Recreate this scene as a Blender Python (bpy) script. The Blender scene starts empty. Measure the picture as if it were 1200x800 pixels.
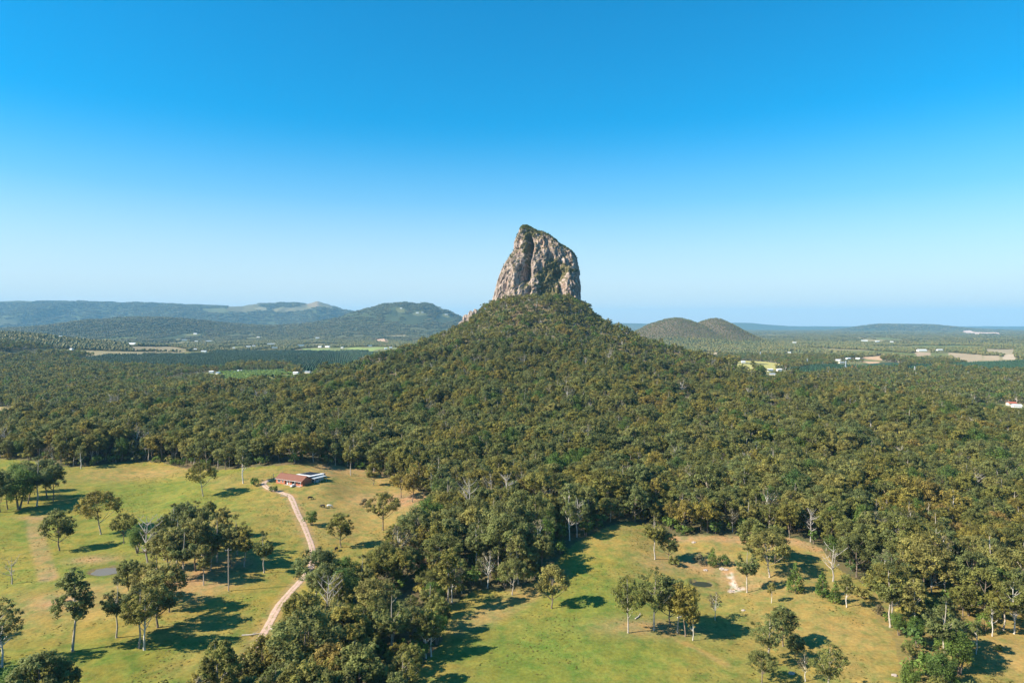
import bpy, bmesh, math, random
import numpy as np
from mathutils import Vector, Matrix, noise as mnoise

random.seed(7)
rng = np.random.default_rng(11)
R = math.radians
sc = bpy.context.scene
C = sc.collection

# ------------------------------------------------------------------ camera
CAMZ = 100.0
FPX = 800.0                       # focal length in pixels of the 1200 px wide photograph
PITCH = math.atan(19.0 / FPX)
cam_d = bpy.data.cameras.new('camera'); cam_d.lens = 24.0; cam_d.sensor_width = 36.0
cam_d.clip_start = 1.0; cam_d.clip_end = 200000.0
cam = bpy.data.objects.new('camera', cam_d); C.objects.link(cam)
cam.location = (0, 0, CAMZ); cam.rotation_euler = (math.pi / 2 - PITCH, 0, 0)
sc.camera = cam

# ------------------------------------------------------------------ world, sun, exposure
SUN_EL, SHADOW_AZ = R(37), R(17)     # shadows fall to the right and a little away from the camera
sun_from = Vector((-math.cos(SHADOW_AZ) * math.cos(SUN_EL), -math.sin(SHADOW_AZ) * math.cos(SUN_EL), math.sin(SUN_EL)))
world = bpy.data.worlds.new('World'); sc.world = world; world.use_nodes = True
wn, wl = world.node_tree.nodes, world.node_tree.links
wn.clear()
sky = wn.new('ShaderNodeTexSky'); sky.sky_type = 'NISHITA'; sky.sun_disc = False
sky.sun_elevation = SUN_EL; sky.sun_rotation = math.atan2(sun_from.x, sun_from.y)
sky.altitude = 100; sky.air_density = 1.0; sky.dust_density = 0.35; sky.ozone_density = 3.0
hs = wn.new('ShaderNodeHueSaturation'); hs.inputs['Saturation'].default_value = 1.74; hs.inputs['Value'].default_value = 0.79; hs.inputs['Hue'].default_value = 0.488
bg = wn.new('ShaderNodeBackground'); bg.inputs['Strength'].default_value = 0.12
wo = wn.new('ShaderNodeOutputWorld')
tcw = wn.new('ShaderNodeTexCoord'); sx = wn.new('ShaderNodeSeparateXYZ'); wl.new(tcw.outputs['Generated'], sx.inputs[0])
mrw = wn.new('ShaderNodeMapRange'); mrw.interpolation_type = 'SMOOTHSTEP'; mrw.inputs[1].default_value = 0.0; mrw.inputs[2].default_value = 0.29; mrw.inputs[3].default_value = 0.80; mrw.inputs[4].default_value = 0.0
wl.new(sx.outputs[2], mrw.inputs[0])
mxw = wn.new('ShaderNodeMix'); mxw.data_type = 'RGBA'; mxw.inputs[7].default_value = (2.95, 3.30, 3.65, 1)     # pale dusty air low over the horizon
wl.new(sky.outputs[0], hs.inputs['Color']); wl.new(mrw.outputs[0], mxw.inputs[0]); wl.new(hs.outputs[0], mxw.inputs[6]); wl.new(mxw.outputs[2], bg.inputs[0]); wl.new(bg.outputs[0], wo.inputs[0])
sd = bpy.data.lights.new('sun', 'SUN'); sd.energy = 5.0; sd.angle = R(0.5); sd.color = (1.0, 0.90, 0.74)
sun = bpy.data.objects.new('sun', sd); C.objects.link(sun)
sun.rotation_euler = (-sun_from).to_track_quat('-Z', 'Y').to_euler()
sc.view_settings.view_transform = 'Standard'; sc.view_settings.look = 'None'
sc.view_settings.exposure = 1.07; sc.view_settings.gamma = 1.0; sc.view_settings.use_curve_mapping = False
sc.render.engine = 'CYCLES'
cy = sc.cycles
cy.max_bounces = 6; cy.diffuse_bounces = 4; cy.glossy_bounces = 2; cy.transmission_bounces = 4
cy.transparent_max_bounces = 8; cy.volume_bounces = 0; cy.use_denoising = True
cy.caustics_reflective = False; cy.caustics_refractive = False

# ------------------------------------------------------------------ small helpers
def tag(o, label=None, cat=None, group=None, kind=None):
    if label: o['label'] = label
    if cat: o['category'] = cat
    if group: o['group'] = group
    if kind: o['kind'] = kind
    return o

def link(o, parent=None):
    C.objects.link(o)
    if parent is not None: o.parent = parent
    return o

def empty(name, loc, rz=0.0, s=1.0):
    o = bpy.data.objects.new(name, None); C.objects.link(o)
    o.empty_display_size = 1.0
    o.location = loc; o.rotation_euler = (0, 0, rz); o.scale = (s, s, s)
    return o

def mesh_np(name, verts, faces, mats=(), smooth=False, attrs=None, cols=None):
    """verts (n,3), faces (m,k) arrays -> mesh"""
    me = bpy.data.meshes.new(name)
    verts = np.asarray(verts, dtype=np.float32); faces = np.asarray(faces, dtype=np.int32)
    m, k = faces.shape
    me.vertices.add(len(verts)); me.vertices.foreach_set('co', verts.ravel())
    me.loops.add(m * k); me.loops.foreach_set('vertex_index', faces.ravel())
    me.polygons.add(m); me.polygons.foreach_set('loop_start', np.arange(0, m * k, k, dtype=np.int32))
    me.update(calc_edges=True)
    if smooth: me.shade_smooth()
    for mt in mats: me.materials.append(mt)
    for an, arr in (attrs or {}).items():
        a = me.attributes.new(an, 'FLOAT', 'POINT'); a.data.foreach_set('value', np.asarray(arr, dtype=np.float32))
    for an, arr in (cols or {}).items():
        a = me.attributes.new(an, 'FLOAT_COLOR', 'POINT')
        c4 = np.ones((len(verts), 4), dtype=np.float32); c4[:, :3] = arr
        a.data.foreach_set('color', c4.ravel())
    me.validate()
    return me

def bm_obj(name, bm, mats, parent=None, smooth=False):
    me = bpy.data.meshes.new(name); bm.normal_update(); bm.to_mesh(me); bm.free()
    for m in (mats if isinstance(mats, (list, tuple)) else [mats]): me.materials.append(m)
    if smooth: me.shade_smooth()
    o = bpy.data.objects.new(name, me)
    return link(o, parent)

def add_box(bm, c, s, rz=0.0, mi=0):
    r = bmesh.ops.create_cube(bm, size=1.0)
    M = Matrix.Translation(c) @ Matrix.Rotation(rz, 4, 'Z') @ Matrix.Diagonal((s[0], s[1], s[2], 1))
    bmesh.ops.transform(bm, matrix=M, verts=r['verts'])
    for f in {f for v in r['verts'] for f in v.link_faces}: f.material_index = mi
    return r['verts']

def add_poly(bm, pts, mi=0):
    f = bm.faces.new([bm.verts.new(p) for p in pts]); f.material_index = mi
    return f

def add_tube(bm, p0, p1, r0, r1, n=6, cap=False):
    p0, p1 = Vector(p0), Vector(p1)
    d = (p1 - p0).normalized()
    a = d.orthogonal().normalized(); b = d.cross(a)
    r_a = [bm.verts.new(p0 + (a * math.cos(t) + b * math.sin(t)) * r0) for t in [2 * math.pi * i / n for i in range(n)]]
    r_b = [bm.verts.new(p1 + (a * math.cos(t) + b * math.sin(t)) * r1) for t in [2 * math.pi * i / n for i in range(n)]]
    for i in range(n): bm.faces.new((r_a[i], r_a[(i + 1) % n], r_b[(i + 1) % n], r_b[i]))
    if cap: bm.faces.new(r_b); bm.faces.new(list(reversed(r_a)))

# ------------------------------------------------------------------ noise
def _hash(ix, iy, seed):
    h = (ix.astype(np.int64) * 374761393 + iy.astype(np.int64) * 668265263 + seed * 1442695041) & 0xFFFFFFFF
    h = ((h ^ (h >> 13)) * 1274126177) & 0xFFFFFFFF
    h = (h ^ (h >> 16)) & 0xFFFFFFFF
    return h / 4294967295.0

def vnoise(x, y, seed=0):
    ix, iy = np.floor(x), np.floor(y); fx, fy = x - ix, y - iy
    fx = fx * fx * (3 - 2 * fx); fy = fy * fy * (3 - 2 * fy)
    a = _hash(ix, iy, seed); b = _hash(ix + 1, iy, seed); c = _hash(ix, iy + 1, seed); d = _hash(ix + 1, iy + 1, seed)
    return (a * (1 - fx) + b * fx) * (1 - fy) + (c * (1 - fx) + d * fx) * fy

def fbm(x, y, seed=0, octv=4):
    s, a, t = 0.0, 0.5, 0.0
    for i in range(octv):
        s = s + a * vnoise(x * 2 ** i, y * 2 ** i, seed + i * 17); t += a; a *= 0.5
    return s / t          # 0..1

def sstep(a, b, x):
    t = np.clip((x - a) / (b - a), 0, 1); return t * t * (3 - 2 * t)

# ------------------------------------------------------------------ terrain height
MX, MY = 40.0, 1215.0            # the crag's axis
PROF_R = np.array([0, 60, 82, 97, 112, 140, 200, 235, 307, 380, 480, 700, 1000, 3000.])
PROF_Z = np.array([141, 137, 130, 119, 102, 82, 58, 45, 24, 12, 5, 1, 0, 0.])

def gauss(x, y, cx, cy, sx, sy, h):
    return h * np.exp(-0.5 * (((x - cx) / sx) ** 2 + ((y - cy) / sy) ** 2))

PLAT_PX = np.array([-400, -200, 0, 60, 130, 200, 250, 285, 300, 320, 347, 360, 372, 385, 400, 430, 470, 560, 700, 1600.])
PLAT_Y = np.array([352, 349, 347.5, 347.0, 348.5, 350.5, 352.5, 353, 350.5, 349.6, 349.2, 350.5, 347.6, 351, 357, 361, 366, 375, 381, 383.])

def H(x, y):
    x = np.asarray(x, dtype=float); y = np.asarray(y, dtype=float)
    r = np.hypot(x, y)
    near = 1 - sstep(600, 1100, r)
    z = near * ((fbm(x / 150 + 3.3, y / 150 + 9.1, 5, 3) - 0.5) * 5.5 + (fbm(x / 28, y / 28, 31, 2) - 0.5) * 0.5)
    mid = sstep(700, 1500, r)
    z = z + mid * (fbm(x / 420, y / 420, 77, 4) - 0.5) * np.clip(r * 0.006, 6, 22)
    # knolls of the left paddocks and the bank at the right
    z = z + gauss(x, y, -285, 490, 60, 30, 4.5) + gauss(x, y, -150, 440, 45, 40, 3.5) + gauss(x, y, 60, 330, 60, 45, 2.0)
    z = z + gauss(x, y, 150, 315, 26, 22, 2.5) + gauss(x, y, -95, 370, 26, 18, 2.5) - gauss(x, y, 78, 262, 12, 10, 1.6)
    # the mountain, long foot towards the camera
    dx = x - MX; dy = y - MY
    ang = np.arctan2(dy, dx)
    rr = np.hypot(dx, np.where(dy < 0, dy / 1.8, dy))
    wob = (fbm(np.cos(ang) * 2.2 + 10, np.sin(ang) * 2.2 + rr / 260, 91, 3) - 0.5)
    zm = np.interp(rr * (1 + 0.32 * wob * sstep(60, 260, rr) * np.clip(-np.sin(ang) * 1.5, 0.12, 1)), PROF_R, PROF_Z)
    z = z + zm + gauss(x, y, 20, 800, 260, 200, 8)
    z = z + gauss(x, y, 420, 850, 220, 160, 5) + gauss(x, y, -420, 820, 180, 140, 4)
    # wooded rise off the left edge
    w1 = 1 + 0.5 * (fbm(x / 300, y / 300, 12, 3) - 0.5)
    z = z + gauss(x, y, -1720, 1900, 300, 520, 86) * w1
    # middle hills in front of the range
    w2 = 0.75 + 0.5 * fbm(x / 700, y / 700, 44, 4)
    z = z + gauss(x, y, -3050, 5500, 430, 600, 90) * w2 + gauss(x, y, -3300, 5700, 1500, 500, 62) * w2 + gauss(x, y, -1500, 6200, 900, 600, 60) * w2
    z = z + gauss(x, y, -4300, 4600, 600, 500, 70) * w2
    # domed hill to the left of the mountain
    w3 = 0.80 + 0.28 * fbm(x / 520, y / 900, 63, 5) + 0.22 * np.abs(fbm(x / 230, y / 500, 64, 3) - .5) * 2
    z = z + gauss(x, y, -1330, 7500, 330, 800, 140) * w3 + gauss(x, y, -920, 7450, 300, 700, 140) * w3 + gauss(x, y, -1300, 7600, 780, 900, 140) * w3
    # the plateau behind
    px = 600 + FPX * x / np.maximum(y, 1.0)
    pt = 100 + (381 - np.interp(px, PLAT_PX, PLAT_Y)) / FPX * 11500
    ramp = sstep(8300 + 3200 * (fbm(x / 700, y / 2500, 21, 4) - 0.5), 11300, y) * (y > 3000)
    z = z + ramp * np.clip(pt - 95, 0, 900) * (1 - 0.9 * sstep(12500, 16500, y)) * (0.955 + 0.05 * fbm(x / 260, y / 260, 27, 3) + 0.05 * fbm(x / 90, y / 300, 28, 2))
    # the two domes to the right
    z = z + np.maximum(gauss(x, y, 848, 3560, 165, 270, 128) * (0.93 + 0.14 * fbm(x / 90, y / 90, 3, 3)), gauss(x, y, 1052, 3560, 120, 230, 121) * (0.93 + 0.14 * fbm(x / 70, y / 70, 8, 3)))
    z = z + gauss(x, y, 1000, 3600, 330, 350, 13)
    # low far ranges to the right
    z = z + gauss(x, y, 2700, 17000, 1700, 700, 150) + gauss(x, y, 5700, 17000, 650, 600, 110) + gauss(x, y, 7600, 17500, 1500, 700, 70)
    z = z + gauss(x, y, 5740, 11000, 230, 400, 62) + gauss(x, y, 6120, 11000, 260, 400, 78) + gauss(x, y, 6680, 11200, 360, 400, 90) + gauss(x, y, 7300, 11300, 500, 400, 40)
    z = z + 62 * sstep(19000, 27500, r) * (0.8 + 0.4 * fbm(x / 3000, y / 3000, 5, 3))
    # gullies and spurs on the mountain's flanks
    slope = sstep(85, 170, rr) * (1 - sstep(420, 620, rr))
    z = z + slope * ((fbm(x / 70, y / 150, 83, 3) - .5) * 17 + (fbm(np.cos(ang) * 9, np.sin(ang) * 9 + rr / 500, 29, 2) - .5) * 14)
    return z

HOUSE = None
def ray_dir(u, v):
    a = (u - 600.0) / FPX; b = (400.0 - v) / FPX
    cp, sp = math.cos(PITCH), math.sin(PITCH)
    return np.array([a, cp + b * sp, -sp + b * cp])

def ground(u, v):
    """where the line of sight through a point of the photograph meets the terrain"""
    d = ray_dir(u, v)
    ts = np.exp(np.linspace(math.log(60), math.log(27500), 4000))
    X = d[0] * ts; Y = d[1] * ts; Z = CAMZ + d[2] * ts
    below = Z < H(X, Y)
    i = int(np.argmax(below)) if below.any() else len(ts) - 1
    a, b = ts[max(i - 1, 0)], ts[i]
    for _ in range(12):
        m = 0.5 * (a + b)
        if CAMZ + d[2] * m < float(H(d[0] * m, d[1] * m)): b = m
        else: a = m
    x, y = d[0] * b, d[1] * b
    return np.array([x, y, float(H(x, y))])

def gpoly(pts): return np.array([ground(u, v)[:2] for u, v in pts])

def project(x, y, z):
    cp, sp = math.cos(PITCH), math.sin(PITCH)
    zz = np.asarray(z) - CAMZ
    dep = y * cp - zz * sp; up = y * sp + zz * cp
    return 600 + FPX * x / dep, 400 - FPX * up / dep, dep

def inpoly(x, y, poly):
    x = np.asarray(x); y = np.asarray(y); ins = np.zeros(x.shape, bool); n = len(poly)
    for i in range(n):
        x1, y1 = poly[i]; x2, y2 = poly[(i + 1) % n]
        if y1 == y2: continue
        c = ((y1 > y) != (y2 > y)) & (x < (x2 - x1) * (y - y1) / (y2 - y1) + x1)
        ins ^= c
    return ins

def polydist(x, y, pts):
    """distance to a polyline"""
    best = np.full(np.shape(x), 1e9)
    for (x1, y1), (x2, y2) in zip(pts[:-1], pts[1:]):
        L2 = (x2 - x1) ** 2 + (y2 - y1) ** 2 + 1e-9
        t = np.clip(((x - x1) * (x2 - x1) + (y - y1) * (y2 - y1)) / L2, 0, 1)
        best = np.minimum(best, np.hypot(x - x1 - t * (x2 - x1), y - y1 - t * (y2 - y1)))
    return best

# ------------------------------------------------------------------ clearings (outlines of the open ground)
LEFT_FIELD = gpoly([(-120, 531), (30, 539), (60, 546), (100, 547), (150, 541), (190, 541), (240, 551), (300, 547), (330, 545), (372, 544),
                    (400, 546), (440, 553), (470, 565), (505, 582), (512, 604), (500, 628), (470, 655), (430, 684), (392, 700), (368, 725),
                    (347, 762), (320, 784), (288, 803), (252, 816), (228, 850), (215, 900), (-120, 900)])
RIGHT_FIELD = gpoly([(486, 797), (500, 772), (520, 748), (505, 728), (526, 712), (556, 690), (600, 693), (628, 681), (650, 660), (675, 635), (709, 618),
                     (740, 611), (799, 628), (855, 628), (900, 629), (927, 630), (945, 634), (962, 642), (985, 668), (1003, 678), (1023, 692), (1026, 725),
                     (1048, 750), (1054, 781), (1062, 860), (1000, 950), (600, 950), (470, 870)])
CORNER_FIELD = gpoly([(1128, 765), (1150, 742), (1200, 722), (1290, 730), (1290, 900), (1120, 860)])
GAPS = [gpoly(p) for p in [
    [(-60, 474), (6, 477), (22, 483), (20, 492), (-60, 494)],
    [(1128, 479), (1148, 477), (1172, 478), (1168, 484), (1156, 492), (1148, 490), (1146, 483)],
    [(1155, 668), (1200, 655), (1250, 660), (1250, 672), (1190, 682)],
    [(1040, 471), (1062, 471), (1058, 476), (1040, 476)]]]
WOODLAND = gpoly([(1020, 690), (1090, 680), (1260, 670), (1260, 900), (1040, 900)])
FAR_FIELDS = [   # outline, colour
    ([(92, 409.5), (135, 411.5), (210, 412.5), (245, 411.5), (245, 418), (150, 418), (95, 415)], (0.28, 0.235, 0.13)),
    ([(152, 405.8), (200, 406), (222, 408), (220, 410.5), (155, 409)], (0.27, 0.22, 0.13)),
    ([(355, 408), (430, 406), (480, 407.5), (490, 415), (440, 413.5), (355, 412)], (0.24, 0.30, 0.10)),
    ([(438, 397.5), (454, 396.5), (455, 400.5), (438, 400)], (0.50, 0.33, 0.22)),
    ([(852, 424), (872, 422.5), (900, 424), (918, 427), (908, 433), (880, 436.5), (864, 434)], (0.42, 0.38, 0.13)),
    ([(820, 412), (842, 413), (842, 417), (824, 416.5)], (0.46, 0.36, 0.24)),
    ([(1010, 418.5), (1032, 416.5), (1036, 419), (1030, 424), (1012, 424.5)], (0.50, 0.33, 0.20)),
    ([(1071, 410), (1090, 410), (1091, 415), (1074, 417)], (0.36, 0.27, 0.18)),
    ([(1111, 413), (1150, 415.5), (1152, 419.5), (1140, 423), (1114, 418)], (0.36, 0.28, 0.18)),
    ([(1153, 409), (1189, 409), (1188, 415), (1156, 412.5)], (0.33, 0.27, 0.17)),
    ([(1153, 416.5), (1172, 416.5), (1170, 420.5), (1152, 420.5)], (0.36, 0.28, 0.18)),
    ([(1175, 416), (1190, 415), (1190, 419.5), (1176, 419.5)], (0.45, 0.36, 0.26)),
    ([(1124, 388.5), (1136, 386.6), (1152, 389.3), (1176, 390), (1176, 392), (1130, 391.3)], (0.60, 0.45, 0.36)),
    ([(233, 361), (262, 360.2), (268, 365), (262, 368), (240, 365)], (0.11, 0.12, 0.05)),
    ([(258, 357.2), (290, 356.8), (306, 361), (292, 366), (266, 364)], (0.13, 0.12, 0.06)),
    ([(298, 360.5), (314, 360), (312, 364), (300, 364)], (0.26, 0.24, 0.14)),
    ([(318, 361), (352, 360), (392, 359.5), (390, 363.5), (350, 364), (322, 366)], (0.17, 0.155, 0.08)),
    ([(362, 353.5), (378, 353), (394, 358), (372, 360), (360, 358)], (0.22, 0.17, 0.10)),
]
FAR_FIELDS = [(gpoly([(u, v + (1.6 if v > np.mean([q[1] for q in p]) and v > 400 else 0)) for u, v in p]), c) for p, c in FAR_FIELDS]
PLANTATIONS = [gpoly(p) for p in [
    [(84, 421), (110, 417.5), (230, 415.5), (256, 411.5), (380, 411), (446, 411.5), (438, 420), (420, 430), (400, 434), (340, 427.5), (272, 427.5), (262, 434), (200, 432), (150, 430), (96, 424)],
    [(900, 437), (945, 431), (985, 428), (1050, 424.5), (1062, 428), (1020, 433.5), (985, 437.5), (930, 440)],
    [(1060, 431), (1095, 428.5), (1098, 434), (1066, 437)],
    [(1108, 428), (1165, 425), (1260, 424), (1280, 432), (1180, 436), (1120, 435)]]]
ORCHARD = gpoly([(252, 437), (335, 434), (348, 442), (336, 449), (262, 448)])
TRACK = [ground(u, v)[:2] for u, v in [(315, 562.3), (309, 566), (311, 569.5), (317, 573), (330, 577), (339, 580.5), (342.5, 586), (346, 594), (351, 605),
         (356, 616), (365, 639), (367, 655), (362, 668), (353, 679), (341, 692), (329, 707), (316, 729), (301, 754), (287, 776), (274, 802), (262, 840)]]
POND_A = ground(126, 669); POND_B = ground(822, 684)

def paddock(x, y):
    r = np.hypot(x, y)
    hill = (gaussm(x, y, 950, 3560, 420, 420) + gaussm(x, y, -1750, 1950, 500, 700) + gaussm(x, y, -3200, 5600, 1500, 700) + gaussm(x, y, -1300, 7500, 1200, 900)) > .3
    return (fbm(x / 210 + 9, y / 520, 321, 3) > np.where(x > 0, .625, .69)) & (r > 1900) & (r < 9000) & ~hill
def gaussm(x, y, cx, cy, sx, sy): return np.exp(-0.5 * (((x - cx) / sx) ** 2 + ((y - cy) / sy) ** 2))
def clear_mask(x, y):
    m = inpoly(x, y, LEFT_FIELD) | inpoly(x, y, RIGHT_FIELD) | inpoly(x, y, CORNER_FIELD)
    for g in GAPS: m |= inpoly(x, y, g)
    return m

# ------------------------------------------------------------------ materials
def nodes(m):
    m.use_nodes = True
    return m.node_tree.nodes, m.node_tree.links, m.node_tree.nodes['Principled BSDF']

def simple_mat(name, col, rough=0.8, var=0.25, scale=4.0, metallic=0.0, spec=0.3):
    m = bpy.data.materials.new(name); n, l, p = nodes(m)
    tc = n.new('ShaderNodeTexCoord'); nz = n.new('ShaderNodeTexNoise'); nz.inputs['Scale'].default_value = scale; nz.inputs['Detail'].default_value = 5
    l.new(tc.outputs['Object'], nz.inputs['Vector'])
    mr = n.new('ShaderNodeMapRange'); mr.inputs[1].default_value = 0.25; mr.inputs[2].default_value = 0.75
    mr.inputs[3].default_value = 1 - var; mr.inputs[4].default_value = 1 + var
    l.new(nz.outputs['Fac'], mr.inputs[0])
    mx = n.new('ShaderNodeMix'); mx.data_type = 'RGBA'; mx.blend_type = 'MULTIPLY'; mx.inputs[0].default_value = 1
    mx.inputs[6].default_value = (*col, 1)
    l.new(mr.outputs[0], mx.inputs[7]); l.new(mx.outputs[2], p.inputs['Base Color'])
    p.inputs['Roughness'].default_value = rough; p.inputs['Metallic'].default_value = metallic
    p.inputs['Specular IOR Level'].default_value = spec
    return m

def ramp_node(n, stops, interp='LINEAR'):
    r = n.new('ShaderNodeValToRGB'); r.color_ramp.interpolation = interp
    el = r.color_ramp.elements
    while len(el) < len(stops): el.new(0.5)
    for e, (p, c) in zip(el, stops): e.position = p; e.color = (*c, 1)
    return r

def leaf_mat(name, cols, regional=0.42, trans=0.42, tonevar=0.5):
    """foliage: each plant picks its own green (Object Info), each clump of leaves its own tone"""
    m = bpy.data.materials.new(name); n, l, p = nodes(m)
    oi = n.new('ShaderNodeObjectInfo')
    nz = n.new('ShaderNodeTexNoise'); nz.inputs['Scale'].default_value = 0.012; nz.inputs['Detail'].default_value = 3
    l.new(oi.outputs['Location'], nz.inputs['Vector'])
    mr0 = n.new('ShaderNodeMapRange'); mr0.inputs[1].default_value = 0.3; mr0.inputs[2].default_value = 0.7
    l.new(nz.outputs['Fac'], mr0.inputs[0])
    mix = n.new('ShaderNodeMix'); mix.data_type = 'FLOAT'; mix.inputs[0].default_value = regional
    l.new(oi.outputs['Random'], mix.inputs[2]); l.new(mr0.outputs[0], mix.inputs[3])
    cr = ramp_node(n, [(i / (len(cols) - 1), c) for i, c in enumerate(cols)])
    l.new(mix.outputs[0], cr.inputs[0])
    at = n.new('ShaderNodeAttribute'); at.attribute_name = 'tone'
    mr = n.new('ShaderNodeMapRange'); mr.inputs[3].default_value = 1 - tonevar; mr.inputs[4].default_value = 1 + tonevar
    l.new(at.outputs['Fac'], mr.inputs[0])
    mx = n.new('ShaderNodeMix'); mx.data_type = 'RGBA'; mx.blend_type = 'MULTIPLY'; mx.inputs[0].default_value = 1
    l.new(cr.outputs[0], mx.inputs[6]); l.new(mr.outputs[0], mx.inputs[7])
    p.inputs['Roughness'].default_value = 0.62; p.inputs['Specular IOR Level'].default_value = 0.22
    l.new(mx.outputs[2], p.inputs['Base Color'])
    tr = n.new('ShaderNodeBsdfTranslucent'); l.new(mx.outputs[2], tr.inputs[0])
    ms = n.new('ShaderNodeMixShader'); ms.inputs[0].default_value = trans
    l.new(p.outputs[0], ms.inputs[1]); l.new(tr.outputs[0], ms.inputs[2])
    l.new(ms.outputs[0], n['Material Output'].inputs['Surface'])
    return m

M_GUM = leaf_mat('gum_leaves', [(0.285, 0.198, 0.062), (0.275, 0.232, 0.050), (0.190, 0.190, 0.046), (0.160, 0.188, 0.064), (0.290, 0.255, 0.070), (0.125, 0.150, 0.048)])
M_GREEN = leaf_mat('bright_leaves', [(0.100, 0.180, 0.034), (0.145, 0.205, 0.040), (0.090, 0.155, 0.044)], 0.2)
M_PINE = leaf_mat('pine_needles', [(0.016, 0.052, 0.020), (0.024, 0.062, 0.024), (0.015, 0.045, 0.017)], 0.3, 0.05, 0.35)
M_DRY = leaf_mat('dry_leaves', [(0.16, 0.13, 0.07), (0.19, 0.17, 0.09)], 0.2)
M_FAR = leaf_mat('far_leaves', [(0.115, 0.095, 0.036), (0.120, 0.108, 0.034), (0.070, 0.082, 0.030), (0.090, 0.100, 0.034)], 0.6, 0.05, 0.55)
M_BARK = simple_mat('pale_bark', (0.42, 0.36, 0.29), 0.85, 0.45, 1.3)
M_DARKBARK = simple_mat('brown_bark', (0.20, 0.155, 0.12), 0.9, 0.4, 1.3)
M_WHITEBARK = simple_mat('white_bark', (0.62, 0.57, 0.50), 0.8, 0.25, 1.0)
M_DEAD = simple_mat('grey_dead_wood', (0.38, 0.34, 0.30), 0.9, 0.3, 1.0)

# ------------------------------------------------------------------ the ground sheet
def build_ground():
    az = np.concatenate([np.linspace(-180, -56, 60, endpoint=False), np.linspace(-56, -44, 60, endpoint=False), np.linspace(-44, 44, 900, endpoint=False),
                         np.linspace(44, 56, 60, endpoint=False), np.linspace(56, 180, 60, endpoint=False)]) * math.pi / 180
    rad = np.concatenate([[12, 30, 60, 90, 115], np.exp(np.linspace(math.log(135), math.log(28000), 840))])
    A, Rr = np.meshgrid(az, rad)
    X = Rr * np.sin(A); Y = Rr * np.cos(A); Z = H(X, Y)
    # ponds: a level floor with a low bank round it
    for P, (ra, rb) in ((POND_A, (5.4, 3.8)), (POND_B, (3.2, 2.6))):
        d = np.hypot((X - P[0]) / ra, (Y - P[1]) / rb)
        w = 1 - sstep(0.9, 1.5, d)
        Z = Z * (1 - w) + (P[2] - 0.35) * w + 0.45 * np.exp(-((d - 1.7) / 0.35) ** 2)
    n, m = A.shape
    verts = np.stack([X, Y, Z], -1).reshape(-1, 3)
    verts = np.vstack([verts, [[0, 0, float(H(0, 0))]]])
    i = np.arange(n - 1)[:, None]; j = np.arange(m)[None, :]; j2 = (j + 1) % m
    q = np.stack([i * m + j, i * m + j2, (i + 1) * m + j2, (i + 1) * m + j], -1).reshape(-1, 4)[:, ::-1]
    # colours the ground itself has
    x, y = verts[:, 0], verts[:, 1]; r = np.hypot(x, y)
    def L(a, b, t): return a * (1 - t[:, None]) + np.array(b)[None, :] * t[:, None]
    col = np.tile(np.array([0.115, 0.105, 0.050]), (len(verts), 1))        # forest floor: litter and low scrub
    f = fbm(x / 35, y / 35, 55, 3); col = L(col, (0.16, 0.115, 0.065), sstep(0.5, 0.8, f) * (r < 1200))
    far = sstep(2500, 5000, r)
    col = L(col, (0.062, 0.078, 0.034), far)
    fp = fbm(x / 900, y / 900, 66, 4); col = L(col, (0.115, 0.115, 0.055), far * sstep(0.52, 0.72, fp) * 0.8)
    col = L(col, (0.125, 0.098, 0.062), sstep(.15, .4, gaussm(x, y, 950, 3560, 260, 280)))
    clear = clear_mask(x, y)
    g1 = fbm(x / 55 + 7, y / 55, 101, 4); g2 = fbm(x / 12, y / 12, 202, 3); g3 = fbm(x / 4.0, y / 4.0, 303, 2)
    lush = np.array([0.130, 0.165, 0.028]); mead = np.array([0.220, 0.190, 0.039]); dry = np.array([0.288, 0.208, 0.072]); bare = np.array([0.34, 0.215, 0.115])
    wet = np.clip(sstep(0.42, 0.62, g1) * 0.6 + 0.55 * (g2 - 0.5), 0, 1)
    G = mead[None, :] * (1 - wet[:, None]) + lush[None, :] * wet[:, None]
    def blob(u, v, su, sv, amt):     # patch of ground round a landmark, sized in metres
        P = ground(u, v); return amt * np.exp(-0.5 * (((x - P[0]) / su) ** 2 + ((y - P[1]) / sv) ** 2))
    D = np.clip(sstep(0.58, 0.78, fbm(x / 40, y / 40 + 4, 404, 3)) * 0.7, 0, 1)
    D = np.maximum(D, blob(450, 590, 42, 45, 1.0)); D = np.maximum(D, blob(455, 560, 35, 22, 1.0)); D = np.maximum(D, blob(170, 556, 40, 16, .9))
    D = np.maximum(D, blob(30, 720, 22, 18, .8)); D = np.maximum(D, blob(230, 735, 16, 9, .6)); D = np.maximum(D, blob(560, 718, 20, 16, .9))
    D = np.maximum(D, blob(955, 740, 40, 32, .9)); D = np.maximum(D, blob(870, 640, 60, 10, .9)); D = np.maximum(D, blob(960, 650, 18, 16, .9))
    D = np.maximum(D, blob(820, 760, 14, 10, .6)); D = np.maximum(D, blob(1180, 760, 40, 30, .9)); D = np.maximum(D, blob(380, 555, 22, 20, .9))
    D = np.maximum(D, blob(530, 745, 10, 12, .7)); D = np.maximum(D, blob(500, 790, 10, 12, .7)); D = np.maximum(D, blob(735, 620, 16, 16, .6))
    W = blob(700, 730, 42, 32, .9) + blob(640, 760, 30, 20, .5); W = np.maximum(W, blob(20, 620, 26, 18, .8)); W = np.maximum(W, blob(790, 665, 14, 14, .7))
    W = np.maximum(W, blob(200, 575, 40, 20, .5)); W = np.maximum(W, blob(270, 755, 14, 9, .7)); W = np.maximum(W, blob(120, 770, 24, 8, .8))
    W = np.maximum(W, blob(320, 640, 14, 22, .5)); W = np.maximum(W, blob(845, 700, 8, 8, .7)); W = np.maximum(W, blob(220, 800, 24, 8, .6))
    W = np.clip(W, 0, 1) * (0.45 + 0.8 * g2)
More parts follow.
